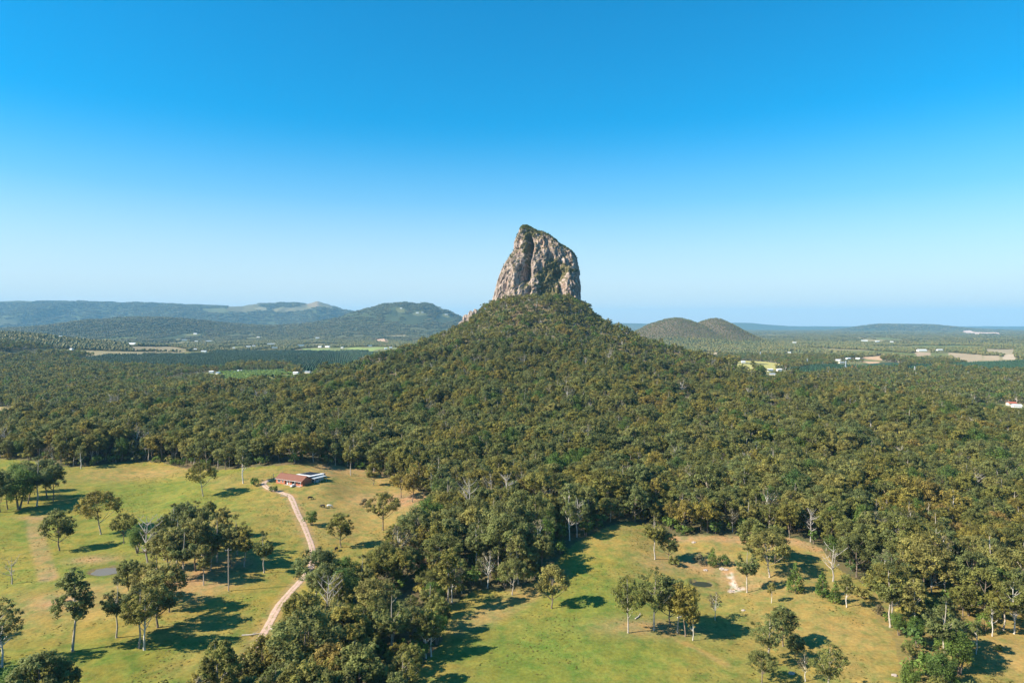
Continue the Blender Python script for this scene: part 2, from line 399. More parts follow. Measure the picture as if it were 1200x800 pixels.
    G = L(G, lush, np.clip(W, 0, 1)); G = L(G, dry, np.clip(D * (0.5 + 0.9 * g2) * (1 - 0.8 * W), 0, 1))
    G = G * (0.80 + 0.40 * g3)[:, None]
    B = np.maximum(blob(440, 548, 16, 9, 1.0), blob(393, 548, 9, 10, .8)); B = np.maximum(B, blob(478, 585, 14, 8, 1.0))
    B = np.maximum(B, blob(858, 672, 6, 12, .75)); B = np.maximum(B, blob(225, 675, 14, 12, .9)); B = np.maximum(B, blob(262, 662, 10, 8, .9))
    B = np.maximum(B, blob(830, 663, 12, 6, .7)); B = np.maximum(B, blob(885, 680, 12, 10, .7)); B = np.maximum(B, blob(110, 655, 8, 4, .7))
    B = np.maximum(B, blob(75, 705, 6, 5, .8)); B = np.maximum(B, blob(45, 607, 7, 2.4, 1.0)); B = np.maximum(B, blob(765, 735, 12, 5, .7)); B = np.maximum(B, blob(775, 660, 8, 8, .6))
    band = polydist(x, y, [ground(38, 607)[:2], ground(46, 640)[:2], ground(57, 678)[:2]]); B = np.maximum(B, 0.55 * (1 - sstep(2.0, 4.5, band)))
    cat = polydist(x, y, [ground(540, 735)[:2], ground(600, 706)[:2], ground(650, 672)[:2]]); B = np.maximum(B, 0.35 * (1 - sstep(3.0, 9.0, cat)))
    edge = polydist(x, y, [ground(u, v)[:2] for u, v in [(795, 631), (855, 631), (900, 632), (935, 634), (960, 642)]]); B = np.maximum(B, 0.65 * (1 - sstep(1.5, 8, edge)))
    vg = np.minimum(polydist(x, y, TRACK), 50); B = np.maximum(B, 0.45 * (1 - sstep(1.6, 4.5, vg)))
    G = L(G, bare, np.clip(B * (0.45 + 1.0 * g2), 0, 1))
    E = polydist(x, y, [ground(u, v)[:2] for u, v in [(855, 672), (857, 680), (861, 687), (857, 693), (868, 690), (872, 689)]])
    E = (1 - sstep(0.3, 1.9, E)) * sstep(0.35, 0.55, fbm(x / 2.6, y / 2.6, 909, 2)); G = L(G, (0.56, 0.46, 0.38), E)
    for P_, (ra, rb) in ((POND_A, (5.4, 3.8)), (POND_B, (3.2, 2.6))):
        dd = np.hypot((x - P_[0]) / ra, (y - P_[1]) / rb); G = L(G, (.17, .12, .075), np.exp(-((dd - 1.22) / .16) ** 2)); G = L(G, (.085, .125, .025), .85 * np.exp(-((dd - 1.75) / .28) ** 2) * (.4 + g3))
    tl = polydist(x, y, [ground(752, 733)[:2], ground(800, 752)[:2], ground(850, 778)[:2]]); G = L(G, dry, 0.7 * (1 - sstep(0.7, 2.2, tl)))
    col[clear] = G[clear]
    wl_ = inpoly(x, y, WOODLAND) & ~clear; col[wl_] = (0.6 * G + 0.4 * np.array([0.16, 0.13, 0.06]))[wl_]
    farn = (0.85 + 0.3 * fbm(x / 60, y / 60, 19, 3))[:, None]
    pm = paddock(x, y); pc = fbm(x / 400, y / 400, 700, 2)[:, None]; col[pm] = ((np.array([[0.13, 0.15, 0.05]]) * (1 - sstep(.4, .6, pc)) + np.array([[0.27, 0.23, 0.12]]) * sstep(.4, .6, pc)) * farn)[pm]
    for g in GAPS: put_m = inpoly(x, y, g); col[put_m] = (np.array([0.40, 0.31, 0.14])[None, :] * farn)[put_m]
    for P, c in FAR_FIELDS: mm = inpoly(x, y, P); col[mm] = (np.array(c)[None, :] * farn)[mm]
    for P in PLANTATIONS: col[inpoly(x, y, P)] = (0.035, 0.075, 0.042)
    col[inpoly(x, y, ORCHARD)] = (0.12, 0.14, 0.05)
    for (bx, by) in FARM_SPOTS:
        d = np.hypot((x - bx) / 40, (y - by + 40) / 90); mm = d < 1; col[mm] = (0.17, 0.17, 0.07)
    m_ = bpy.data.materials.new('ground'); nd, l, p = nodes(m_)
    at = nd.new('ShaderNodeAttribute'); at.attribute_name = 'albedo'
    tc = nd.new('ShaderNodeTexCoord')
    n1 = nd.new('ShaderNodeTexNoise'); n1.inputs['Scale'].default_value = 0.9; n1.inputs['Detail'].default_value = 6; n1.inputs['Roughness'].default_value = 0.65
    n2 = nd.new('ShaderNodeTexNoise'); n2.inputs['Scale'].default_value = 0.24; n2.inputs['Detail'].default_value = 4
    for q_ in (n1, n2): l.new(tc.outputs['Object'], q_.inputs['Vector'])
    r1 = nd.new('ShaderNodeMapRange'); r1.inputs[1].default_value = 0.3; r1.inputs[2].default_value = 0.7; r1.inputs[3].default_value = 0.74; r1.inputs[4].default_value = 1.24
    l.new(n1.outputs['Fac'], r1.inputs[0])
    r2 = ramp_node(nd, [(0.32, (0.66, 0.88, 0.78)), (0.48, (1, 1, 1)), (0.66, (1.22, 1.06, 1.0))]); l.new(n2.outputs['Fac'], r2.inputs[0])
    a1 = nd.new('ShaderNodeMix'); a1.data_type = 'RGBA'; a1.blend_type = 'MULTIPLY'; a1.inputs[0].default_value = 1
    a2 = nd.new('ShaderNodeMix'); a2.data_type = 'RGBA'; a2.blend_type = 'MULTIPLY'; a2.inputs[0].default_value = 1
    l.new(at.outputs['Color'], a1.inputs[6]); l.new(r1.outputs[0], a1.inputs[7]); l.new(a1.outputs[2], a2.inputs[6]); l.new(r2.outputs[0], a2.inputs[7])
    l.new(a2.outputs[2], p.inputs['Base Color']); p.inputs['Roughness'].default_value = 0.95; p.inputs['Specular IOR Level'].default_value = 0.1
    bmp = nd.new('ShaderNodeBump'); bmp.inputs['Strength'].default_value = 0.6; bmp.inputs['Distance'].default_value = 0.25
    l.new(n1.outputs['Fac'], bmp.inputs['Height']); l.new(bmp.outputs[0], p.inputs['Normal'])
    me = mesh_np('ground', verts, q, [m_], True, cols={'albedo': col})
    bm = bmesh.new(); bm.from_mesh(me); bm.verts.ensure_lookup_table()      # close the disc under the camera
    cv = bm.verts[len(verts) - 1]
    for k in range(m): bm.faces.new((bm.verts[k], bm.verts[(k + 1) % m], cv))
    bmesh.ops.recalc_face_normals(bm, faces=[f for f in bm.faces if cv in f.verts])
    bm.to_mesh(me); bm.free()
    tag(link(bpy.data.objects.new('ground', me)), kind='structure')

# far homesteads: pixel of the foot, width px, roof colour key, label
FARMS = [
 (155, 404, 13, 'w', 'long white roofed shed alone in woods above the tan fields, far left'),
 (84, 410, 4, 'w', 'tiny white roofed house at the left end of the tan strip'),
 (229, 391.5, 5, 'w', 'small white house highest in the far woods left of centre'),
 (216, 399, 6, 'g', 'grey roofed house at the left end of the row above the plantation'),
 (230, 400.5, 4, 'w', 'small white roofed house second in the row above the plantation'),
 (245, 400.5, 9, 'g', 'long pale shed at the right end of the upper left row'),
 (239, 412.5, 7, 'w', 'pale roofed house beside the dark plantation near its left corner'),
 (229, 410, 4, 'w', 'small house just left of the pale roofed house by the plantation'),
 (291, 407, 6, 'w', 'bright white roofed house on the far rim of the plantation'),
 (297.5, 406, 4, 'w', 'small white shed right of the bright roofed house'),
 (274, 408.5, 3, 'w', 'tiny white shed on the plantation rim, left of the bright house'),
 (319, 404, 13, 'g', 'long low grey roofed shed behind the plantation, middle'),
 (322, 408.5, 7, 'b', 'blue grey roofed shed in front of the long grey shed'),
 (353, 406, 8, 'b', 'bluish roofed house on the rim, between two white ones'),
 (375, 407, 5, 'w', 'cream roofed house at the left tip of the pale green strip'),
 (384, 407, 7, 'w', 'cream shed second at the left tip of the pale green strip'),
 (372, 396.5, 5, 'w', 'white house alone in the woods above the pale green strip'),
 (303, 395.5, 5, 'g', 'grey house alone in the woods above the long grey shed'),
 (347, 438.5, 5, 'w', 'small white shed left of the orchard edge clearing'),
 (361, 437.5, 8, 'g', 'long pale shed right of the small white shed by the orchard'),
 (248, 437, 4, 'w', 'white shed among trees left of the orchard rows'),
 (256, 438.5, 3, 'b', 'tiny blue roofed shed left of the orchard rows'),
 (281, 436, 3, 'w', 'tiny white shed at the top of the orchard rows'),
 (401, 408, 3, 'w', 'tiny white shed on the pale green strip, left part'),
 (434, 406, 5, 'b', 'blue roofed house behind the middle of the pale green strip'),
 (452, 409, 4, 'w', 'white roofed house near the right end of the pale green strip'),
 (458, 408, 4, 'w', 'rightmost white roofed house of the pale green strip'),
 (470, 361.5, 3, 'w', 'white house high on the domed blue hill'),
 (489, 367, 4, 'w', 'left one of two white houses halfway up the domed hill'),
 (495, 366.5, 3, 'w', 'right one of two white houses halfway up the domed hill'),
 (523, 369, 4, 'w', 'white house on the right flank of the domed hill'),
 (71, 394.5, 5, 'g', 'grey roofed house in the woods at far left'),
 (982, 423, 6, 'w', 'white roofed shed left of the homestead in the right plain'),
 (994, 421, 6, 'w', 'white farmhouse with the tallest roof of the right plain homestead'),
 (986, 426, 7, 'g', 'low grey shed in front of the right plain homestead'),
 (1005, 421, 5, 'w', 'white house just left of the tan field on the right plain'),
 (1080, 411.5, 12, 'w', 'long white roofed shed behind the small tan field, far right'),
 (1101, 411, 8, 'w', 'white roofed shed right of the long white shed'),
 (1013, 400, 8, 'w', 'left white building of the distant row right of the hills'),
 (1028, 401, 8, 'w', 'middle white building of the distant row right of the hills'),
 (1045, 401, 4, 'w', 'right small white building of the distant row'),
 (1191, 478, 9, 'w', 'white roofed house at the right edge beside the tan clearing'),
 (1185, 475, 6, 'r', 'red roofed house at the right edge behind the white one'),
 (871, 425, 5, 'w', 'cream farmhouse at the top of the yellow field'),
 (902, 434.5, 8, 'w', 'pale roofed house at the right foot of the yellow field'),
 (913, 434.5, 6, 'w', 'second pale roofed house right of the yellow field'),
 (905, 440, 7, 'g', 'white grey shed below the two pale houses by the yellow field'),
 (931, 402, 5, 'w', 'white building in the woods right of the twin domes'),
 (925, 414, 4, 'w', 'small white house below the one right of the twin domes'),
]
FARM_POS = [ground(f[0], f[1]) for f in FARMS]
FARM_SPOTS = [(P[0], P[1]) for P in FARM_POS]
build_ground()

# ------------------------------------------------------------------ track and ponds
def build_track():
    pts = np.array(TRACK); P = [pts[0]]
    for k in range(len(pts) - 1):       # catmull-rom
        p0, p1, p2, p3 = pts[max(k - 1, 0)], pts[k], pts[k + 1], pts[min(k + 2, len(pts) - 1)]
        n = max(2, int(np.hypot(*(p2 - p1)) / 1.2))
        for i in range(1, n + 1):
            t = i / n; P.append(0.5 * ((2 * p1) + (-p0 + p2) * t + (2 * p0 - 5 * p1 + 4 * p2 - p3) * t * t + (-p0 + 3 * p1 - 3 * p2 + p3) * t ** 3))
    P = np.array(P); T = np.gradient(P, axis=0); T /= np.linalg.norm(T, axis=1)[:, None]; N = np.stack([-T[:, 1], T[:, 0]], 1)
    cols_ = 9; w = np.linspace(-1, 1, cols_); V = []; F = []
    for i in range(len(P)):
        for j in range(cols_):
            hw = 1.45 + 0.30 * (vnoise(np.array(i * 0.08), np.array(j // 5 * 7.0), 4) - 0.5) * 2
            q = P[i] + N[i] * w[j] * hw
            dz = 0.14 - 0.10 * (abs(w[j]) > 0.95) - 0.03 * (abs(abs(w[j]) - 0.5) < 0.13)
            V.append((q[0], q[1], float(H(q[0], q[1])) + dz))
    for i in range(len(P) - 1):
        for j in range(cols_ - 1): F.append((i * cols_ + j, i * cols_ + j + 1, (i + 1) * cols_ + j + 1, (i + 1) * cols_ + j))
    wv = np.tile(np.abs(w), len(P))
    m = simple_mat('gravel', (0.50, 0.345, 0.265), 0.95, 0.22, 0.8, spec=0.1)
    me = mesh_np('track', V, np.array(F)[:, ::-1], [m], True, attrs={'across': wv})
    n_, l_ = m.node_tree.nodes, m.node_tree.links; p_ = n_['Principled BSDF']; src_ = p_.inputs['Base Color'].links[0].from_socket
    a_ = n_.new('ShaderNodeAttribute'); a_.attribute_name = 'across'; g_ = n_.new('ShaderNodeTexNoise'); g_.inputs['Scale'].default_value = .7; g_.inputs['Detail'].default_value = 4
    tc_ = n_.new('ShaderNodeTexCoord'); l_.new(tc_.outputs['Object'], g_.inputs['Vector'])
    c_ = ramp_node(n_, [(0.0, (.75, .75, .75)), (.16, (.45, .45, .45)), (.30, (0, 0, 0)), (.78, (0, 0, 0)), (.92, (.7, .7, .7)), (1.0, (1, 1, 1))]); l_.new(a_.outputs['Fac'], c_.inputs[0])
    q_ = n_.new('ShaderNodeMath'); q_.operation = 'MULTIPLY_ADD'; q_.inputs[1].default_value = 1.0; l_.new(c_.outputs[0], q_.inputs[0])
    z_ = n_.new('ShaderNodeMapRange'); z_.inputs[1].default_value = .35; z_.inputs[2].default_value = .65; z_.inputs[3].default_value = -.65; z_.inputs[4].default_value = .25; l_.new(g_.outputs['Fac'], z_.inputs[0]); l_.new(z_.outputs[0], q_.inputs[2]); q_.use_clamp = True
    x_ = n_.new('ShaderNodeMix'); x_.data_type = 'RGBA'; x_.inputs[7].default_value = (.23, .20, .07, 1); l_.new(q_.outputs[0], x_.inputs[0]); l_.new(src_, x_.inputs[6]); l_.new(x_.outputs[2], p_.inputs['Base Color'])
    tag(link(bpy.data.objects.new('track', me)), kind='structure')
build_track()

m_w = bpy.data.materials.new('pond_water'); nd, l, p = nodes(m_w)
p.inputs['Base Color'].default_value = (0.17, 0.15, 0.12, 1); p.inputs['Roughness'].default_value = 0.30; p.inputs['Specular IOR Level'].default_value = .3
nz = nd.new('ShaderNodeTexNoise'); nz.inputs['Scale'].default_value = 1.5; bp = nd.new('ShaderNodeBump'); bp.inputs['Strength'].default_value = 0.08
l.new(nz.outputs['Fac'], bp.inputs['Height']); l.new(bp.outputs[0], p.inputs['Normal'])
for P, (ra, rb), sd_ in ((POND_A, (6.1, 4.4), 1), (POND_B, (3.8, 3.1), 2)):
    bm = bmesh.new(); vs = []
    for k in range(40):
        a = 2 * math.pi * k / 40; q = 1 + 0.10 * math.sin(3 * a + sd_) + 0.06 * math.sin(5 * a + 2 * sd_)
        vs.append(bm.verts.new((P[0] + ra * q * math.cos(a), P[1] + rb * q * math.sin(a), P[2] - 0.1)))
    mw_ = m_w
    if sd_ == 2:
        mw_ = m_w.copy(); q = mw_.node_tree.nodes['Principled BSDF']; q.inputs['Base Color'].default_value = (.035, .04, .022, 1); q.inputs['Roughness'].default_value = .55; q.inputs['Specular IOR Level'].default_value = .2  # muddy water, its copy darkened further with the tree shade painted in
    bm.faces.new(vs); tag(bm_obj('water', bm, mw_), kind='structure')

# ------------------------------------------------------------------ plant builders
def leaf_cards(rs, centres, radii, tones, per, size, flat=0.75, up=1.15):
    """many small leaf-sized quads spread through ellipsoidal clumps"""
    V, F, T = [], [], []
    cen = np.repeat(np.asarray(centres), per, axis=0); rad = np.repeat(np.asarray(radii), per)
    n = len(cen)
    d = rs.normal(size=(n, 3)); d /= np.linalg.norm(d, axis=1)[:, None]
    rr = rs.random(n) ** 0.45
    off = d * rr[:, None] * rad[:, None]; off[:, 2] *= flat
    pos = cen + off
    nor = d * 1.1 + rs.normal(size=(n, 3)) * 0.5 + np.array([0, 0, up]); nor /= np.linalg.norm(nor, axis=1)[:, None]
    a = np.cross(nor, rs.normal(size=(n, 3))); a /= np.linalg.norm(a, axis=1)[:, None]; b = np.cross(nor, a)
    s = size * (0.6 + 0.8 * rs.random(n)); s1 = (s * 0.62)[:, None]; s2 = (s * 0.42)[:, None]
    V = np.stack([pos - a * s1, pos - b * s2 * 0.9, pos + a * s1, pos + b * s2], 1).reshape(-1, 3)
    F = np.arange(n * 4).reshape(n, 4)
    T = np.repeat(np.clip(np.repeat(np.asarray(tones), per) + (rs.random(n) - 0.5) * 0.35, 0, 1), 4)
    return V, F, T

def limb(bm, p0, p1, r0, r1, rs, sag=0.12, seg=3, n=5):
    p0, p1 = Vector(p0), Vector(p1); L_ = (p1 - p0).length
    mid = (p0 + p1) / 2 + Vector((rs.normal() * 0.06 * L_, rs.normal() * 0.06 * L_, -sag * L_))
    prev = p0; pr = r0
    for i in range(1, seg + 1):
        t = i / seg; q = (1 - t) ** 2 * p0 + 2 * (1 - t) * t * mid + t * t * p1; r = r0 + (r1 - r0) * t
        add_tube(bm, prev, q, pr, r, n); prev, pr = q, r

def make_gum(seed, h=16.0, w=10.0, base=0.42, nclump=34, per=62, leaf=0.55, bark=None, dense=1.0, leafmat=None, top=1.0, cs=1.0):
    rs = np.random.default_rng(seed)
    cz = h * (base + 1.0) / 2; az_ = h * (1.0 - base) / 2
    nl = rs.random(3) * 20
    cen, rad = [], []
    tries = 0
    while len(cen) < nclump and tries < 4000:
        tries += 1
        d = rs.normal(size=3); d /= np.linalg.norm(d); q = (0.35 + 0.65 * rs.random()) ** 0.7
        c = d * q; c[2] = c[2] if c[2] > -0.7 else c[2] * 0.6
        wid = (w / 2) * (1.0 - 0.28 * max(c[2], 0) * top)
        P = np.array([c[0] * wid, c[1] * wid, cz + c[2] * az_ * 0.86])
        if mnoise.noise(Vector(P * 0.22 + nl)) < -0.12 / dense: continue
        rc = (0.95 + 0.85 * rs.random()) * (w / 10.0) ** 0.5 * cs
        if any(np.linalg.norm(P - o) < 0.62 * (rc + ro) for o, ro in zip(cen, rad)) and rs.random() < 0.8: continue
        cen.append(P); rad.append(rc)
    tones = np.array([np.clip(.5 + 1.1 * mnoise.noise(Vector(c * .35 + nl)) + rs.normal() * .16, 0, 1) for c in cen])
    V, F, T = leaf_cards(rs, cen, rad, tones, per, leaf)
    crown = mesh_np('crown', V, F, [leafmat or M_GUM], attrs={'tone': T})
    bm = bmesh.new()
    lean = Vector((rs.normal() * 0.35, rs.normal() * 0.35, 0)); r0 = 0.0150 * h
    prev = Vector((0, 0, -0.8)); pr = r0 * 1.5
    fork = h * (base + 0.10)
    pts = [(0.4, 1.05), (fork * 0.5, 0.85), (fork, 0.68), (h * 0.72, 0.38), (h * 0.9, 0.14)]
    ax = []
    for z, k in pts:
        q = Vector((0, 0, z)) + lean * (z / h) * 2 + Vector((rs.normal() * 0.15, rs.normal() * 0.15, 0))
        add_tube(bm, prev, q, pr, r0 * k, 7); prev, pr = q, r0 * k; ax.append((q, pr))
    order = sorted(range(len(cen)), key=lambda i: cen[i][2])
    for i in order[::max(1, len(order) // 15)]:
        c = cen[i]; hz = min(max(c[2] - np.hypot(c[0], c[1]) * 0.9 - 0.5, h * base * 0.8), h * 0.8)
        k = 0
        while k < len(ax) - 2 and ax[k + 1][0].z < hz: k += 1
        a, b = ax[k], ax[k + 1]; t = min(max((hz - a[0].z) / max(b[0].z - a[0].z, .01), 0), 1)
        s = a[0].lerp(b[0], t); r = (a[1] * (1 - t) + b[1] * t)
        limb(bm, s, c, r * 0.55, 0.04, rs)
    me = bpy.data.meshes.new('trunk'); bm.to_mesh(me); bm.free(); me.shade_smooth(); me.materials.append(bark or M_BARK)
    return dict(name='gum_tree', trunk=me, crown=crown, h=h, w=w)

def make_cone_tree(seed, h=8.0, w=4.0, mat=None, per=26, leaf=0.4, rows=9, trunkmat=None, name='cypress_tree'):
    rs = np.random.default_rng(seed); cen, rad = [], []
    for i in range(rows):
        t = i / (rows - 1); z = h * (0.14 + 0.80 * t); rr = w / 2 * (1 - t) ** 0.75 * (0.75 + 0.25 * min(1, 6 * t + .4)); k = max(1, int(8 * (1 - t) + 1))
        a0 = rs.random() * 6
        for j in range(k):
            a = a0 + 2 * math.pi * j / k + rs.normal() * .2; q = rr * (0.62 + 0.25 * rs.random())
            cen.append([q * math.cos(a), q * math.sin(a), z + rs.normal() * .2]); rad.append(w * 0.17 * (1.15 - 0.5 * t))
    V, F, T = leaf_cards(rs, cen, rad, rs.random(len(cen)), per, leaf, 0.9)
    crown = mesh_np('crown', V, F, [mat or M_GREEN], attrs={'tone': T})
    bm = bmesh.new(); add_tube(bm, (0, 0, -0.5), (0, 0, h * 0.5), 0.16, 0.10, 7); add_tube(bm, (0, 0, h * 0.5), (0, 0, h * 0.95), 0.10, 0.02, 7)
    me = bpy.data.meshes.new('trunk'); bm.to_mesh(me); bm.free(); me.materials.append(trunkmat or M_DARKBARK)
    return dict(name=name, trunk=me, crown=crown, h=h, w=w)

def make_round(seed, h=6.0, w=6.0, mat=None, n=22, per=55, leaf=0.42, name='bush', low=0.12):
    rs = np.random.default_rng(seed); cen, rad = [], []
    for i in range(n):
        d = rs.normal(size=3); d /= np.linalg.norm(d); q = 0.45 + 0.4 * rs.random()
        cen.append([d[0] * q * w / 2, d[1] * q * w / 2, h * (0.5 + low / 2) + d[2] * q * h * (0.5 - low / 2)]); rad.append(w * (0.14 + 0.07 * rs.random()))
    V, F, T = leaf_cards(rs, cen, rad, rs.random(n), per, leaf, 0.85)
    crown = mesh_np('crown', V, F, [mat or M_GREEN], attrs={'tone': T})
    bm = bmesh.new()
    for k in range(3):
        a = 2.1 * k + seed; add_tube(bm, (0.1 * math.cos(a), 0.1 * math.sin(a), -0.4), (w * .2 * math.cos(a), w * .2 * math.sin(a), h * 0.65), 0.03 * h, 0.02, 6)
    me = bpy.data.meshes.new('trunk'); bm.to_mesh(me); bm.free(); me.materials.append(M_DARKBARK)
    return dict(name=name, trunk=me, crown=crown, h=h, w=w)

def make_dead(seed, h=10.0, w=6.0, n=16, mat=None):
    rs = np.random.default_rng(seed); bm = bmesh.new(); prev = Vector((0, 0, -0.5)); pr = 0.022 * h; ax = []
    for i in range(1, 7):
        t = i / 6; q = Vector((rs.normal() * .18, rs.normal() * .18, h * t)); r = 0.022 * h * (1 - 0.85 * t)
        add_tube(bm, prev, q, pr, r, 6); prev, pr = q, r; ax.append((q, r))
    for i in range(n):
        q, r = ax[rs.integers(1, 5)]; a = rs.random() * 6.28; L_ = w / 2 * (0.5 + 0.6 * rs.random())
        e = q + Vector((math.cos(a) * L_, math.sin(a) * L_, L_ * (0.4 + 0.8 * rs.random()))); e.z = min(e.z, h * 1.02)
        limb(bm, q, e, r * .7, 0.03, rs, 0.1)
        for _ in range(2):
            b = rs.random() * 6.28; m = q.lerp(e, 0.6); limb(bm, m, m + Vector((math.cos(b), math.sin(b), .9)) * L_ * .35, r * .3, .02, rs, .05, 2, 4)
    me = bpy.data.meshes.new('trunk'); bm.to_mesh(me); bm.free(); me.materials.append(mat or M_DEAD)
    return dict(name='dead_tree', trunk=me, crown=None, h=h, w=w)

K = {}
# full detail kinds
K['wide'] = make_gum(1, 15, 13.5, 0.30, 120, 62, 0.38, cs=.66)
K['wide2'] = make_gum(2, 15, 12.5, 0.34, 105, 62, 0.38, M_DARKBARK, 0.8, cs=.66)
K['tall'] = make_gum(3, 20, 9.5, 0.28, 125, 60, 0.38, M_BARK, cs=.66)
K['tall2'] = make_gum(4, 21, 8.5, 0.24, 120, 60, 0.38, M_BARK, 0.8, cs=.66)
K['round'] = make_gum(5, 15, 11, 0.22, 130, 62, 0.38, M_DARKBARK, 1.8, cs=.68)
K['round2'] = make_gum(6, 16, 10.5, 0.25, 130, 60, 0.38, M_DARKBARK, 1.5, cs=.68)
K['open'] = make_gum(7, 18, 11.5, 0.26, 85, 56, 0.36, M_BARK, 0.45, cs=.66)
K['open2'] = make_gum(8, 19, 9.5, 0.28, 80, 56, 0.36, M_WHITEBARK, 0.45, cs=.66)
K['slim'] = make_gum(9, 17, 7.0, 0.26, 75, 54, 0.34, M_WHITEBARK, 0.8, cs=.66)
K['sparse'] = make_gum(10, 12, 6.5, 0.30, 18, 24, 0.45, M_WHITEBARK, 0.4, M_DRY)
K['cone'] = make_cone_tree(11, 9, 5.2, M_GREEN)
K['cone2'] = make_cone_tree(12, 8, 5.0, M_GREEN)
K['conedark'] = make_cone_tree(13, 10, 5.0, M_PINE)
K['leafy'] = make_round(14, 11, 9.0, M_GREEN, 60, 95, 0.32, 'leafy_tree', 0.2)
K['leafy2'] = make_round(15, 12, 8.0, M_GREEN, 56, 95, 0.32, 'leafy_tree', 0.2)
K['bush'] = make_round(16, 4.5, 5.5, M_GREEN, 18, 46, 0.4)
K['bush2'] = make_round(17, 3.6, 5.0, M_GUM, 16, 40, 0.4)
K['drybush'] = make_round(18, 2.8, 4.2, M_DRY, 14, 34, 0.32)
K['dead'] = make_dead(19, 10, 7, 12)
K['dead2'] = make_dead(20, 14, 7, 22)

def place(kind, x, y, height, label, cat, group=None, rz=None, z=None, wfac=1.0):
    k = K[kind]; s = height / k['h']
    e = empty(k['name'], (x, y, float(H(x, y)) if z is None else z), random.random() * 6.28 if rz is None else rz, s)
    if wfac != 1.0: e.scale = (s * wfac, s * wfac, s)
    link(bpy.data.objects.new('trunk', k['trunk']), e)
    if k['crown']: link(bpy.data.objects.new('crown', k['crown']), e)
    tag(e, label, cat, group)
    return e

# ------------------------------------------------------------------ geometry-node scatter for what nobody could count
def scatter(name, pos, rot, scl, kind, sources, wf=None):
    """ONE object: instances of the source meshes on the given points. sources = list of lists of objects"""
    me = bpy.data.meshes.new(name); n = len(pos)
    me.vertices.add(n); me.vertices.foreach_set('co', np.asarray(pos, dtype=np.float32).ravel())
    for an, ar, ty in (('rz', rot, 'FLOAT'), ('sc', scl, 'FLOAT'), ('kd', kind, 'INT'), ('wf', np.ones(n) if wf is None else wf, 'FLOAT')):
        a = me.attributes.new(an, ty, 'POINT'); a.data.foreach_set('value', np.asarray(ar, dtype=np.int32 if ty == 'INT' else np.float32))
    o = link(bpy.data.objects.new(name, me))
    ng = bpy.data.node_groups.new(name, 'GeometryNodeTree')
    ng.interface.new_socket('Geometry', in_out='INPUT', socket_type='NodeSocketGeometry')
    ng.interface.new_socket('Geometry', in_out='OUTPUT', socket_type='NodeSocketGeometry')
    N, Lk = ng.nodes, ng.links
    gi, go = N.new('NodeGroupInput'), N.new('NodeGroupOutput'); jo = N.new('GeometryNodeJoinGeometry')
    def na(nm, ty):
        a = N.new('GeometryNodeInputNamedAttribute'); a.data_type = ty; a.inputs['Name'].default_value = nm
        return [s for s in a.outputs if s.enabled and s.name == 'Attribute'][0]
    rz, s_, kd, wf_ = na('rz', 'FLOAT'), na('sc', 'FLOAT'), na('kd', 'INT'), na('wf', 'FLOAT')
    cr = N.new('ShaderNodeCombineXYZ'); Lk.new(rz, cr.inputs['Z'])
    mw = N.new('ShaderNodeMath'); mw.operation = 'MULTIPLY'; Lk.new(s_, mw.inputs[0]); Lk.new(wf_, mw.inputs[1])
    cs = N.new('ShaderNodeCombineXYZ'); Lk.new(mw.outputs[0], cs.inputs[0]); Lk.new(mw.outputs[0], cs.inputs[1]); Lk.new(s_, cs.inputs[2])
    for k, objs in enumerate(sources):
        cmp_ = N.new('FunctionNodeCompare'); cmp_.data_type = 'INT'; cmp_.operation = 'EQUAL'
        Lk.new(kd, cmp_.inputs[2]); cmp_.inputs[3].default_value = k
        j2 = N.new('GeometryNodeJoinGeometry')
        for ob in objs:
            oi = N.new('GeometryNodeObjectInfo'); oi.transform_space = 'ORIGINAL'; oi.inputs['Object'].default_value = ob
            Lk.new(oi.outputs['Geometry'], j2.inputs[0])
        ip = N.new('GeometryNodeInstanceOnPoints')
        Lk.new(gi.outputs[0], ip.inputs['Points']); Lk.new(cmp_.outputs[0], ip.inputs['Selection']); Lk.new(j2.outputs[0], ip.inputs['Instance'])
        Lk.new(cr.outputs[0], ip.inputs['Rotation']); Lk.new(cs.outputs[0], ip.inputs['Scale']); Lk.new(ip.outputs[0], jo.inputs[0])
    Lk.new(jo.outputs[0], go.inputs[0])
    md = o.modifiers.new('scatter', 'NODES'); md.node_group = ng
    return o

def src(kind):    # source meshes as data only (never linked to the scene)
    k = K[kind]
    if 'src' not in k:
        k['src'] = [bpy.data.objects.new('trunk_source', k['trunk'])] + ([bpy.data.objects.new('crown_source', k['crown'])] if k['crown'] else [])
    return k['src']

# ------------------------------------------------------------------ the crag
def plane_pt(u, v, Y=MY):
    d = ray_dir(u, v); t = Y / d[1]; return d[0] * t, CAMZ + d[2] * t

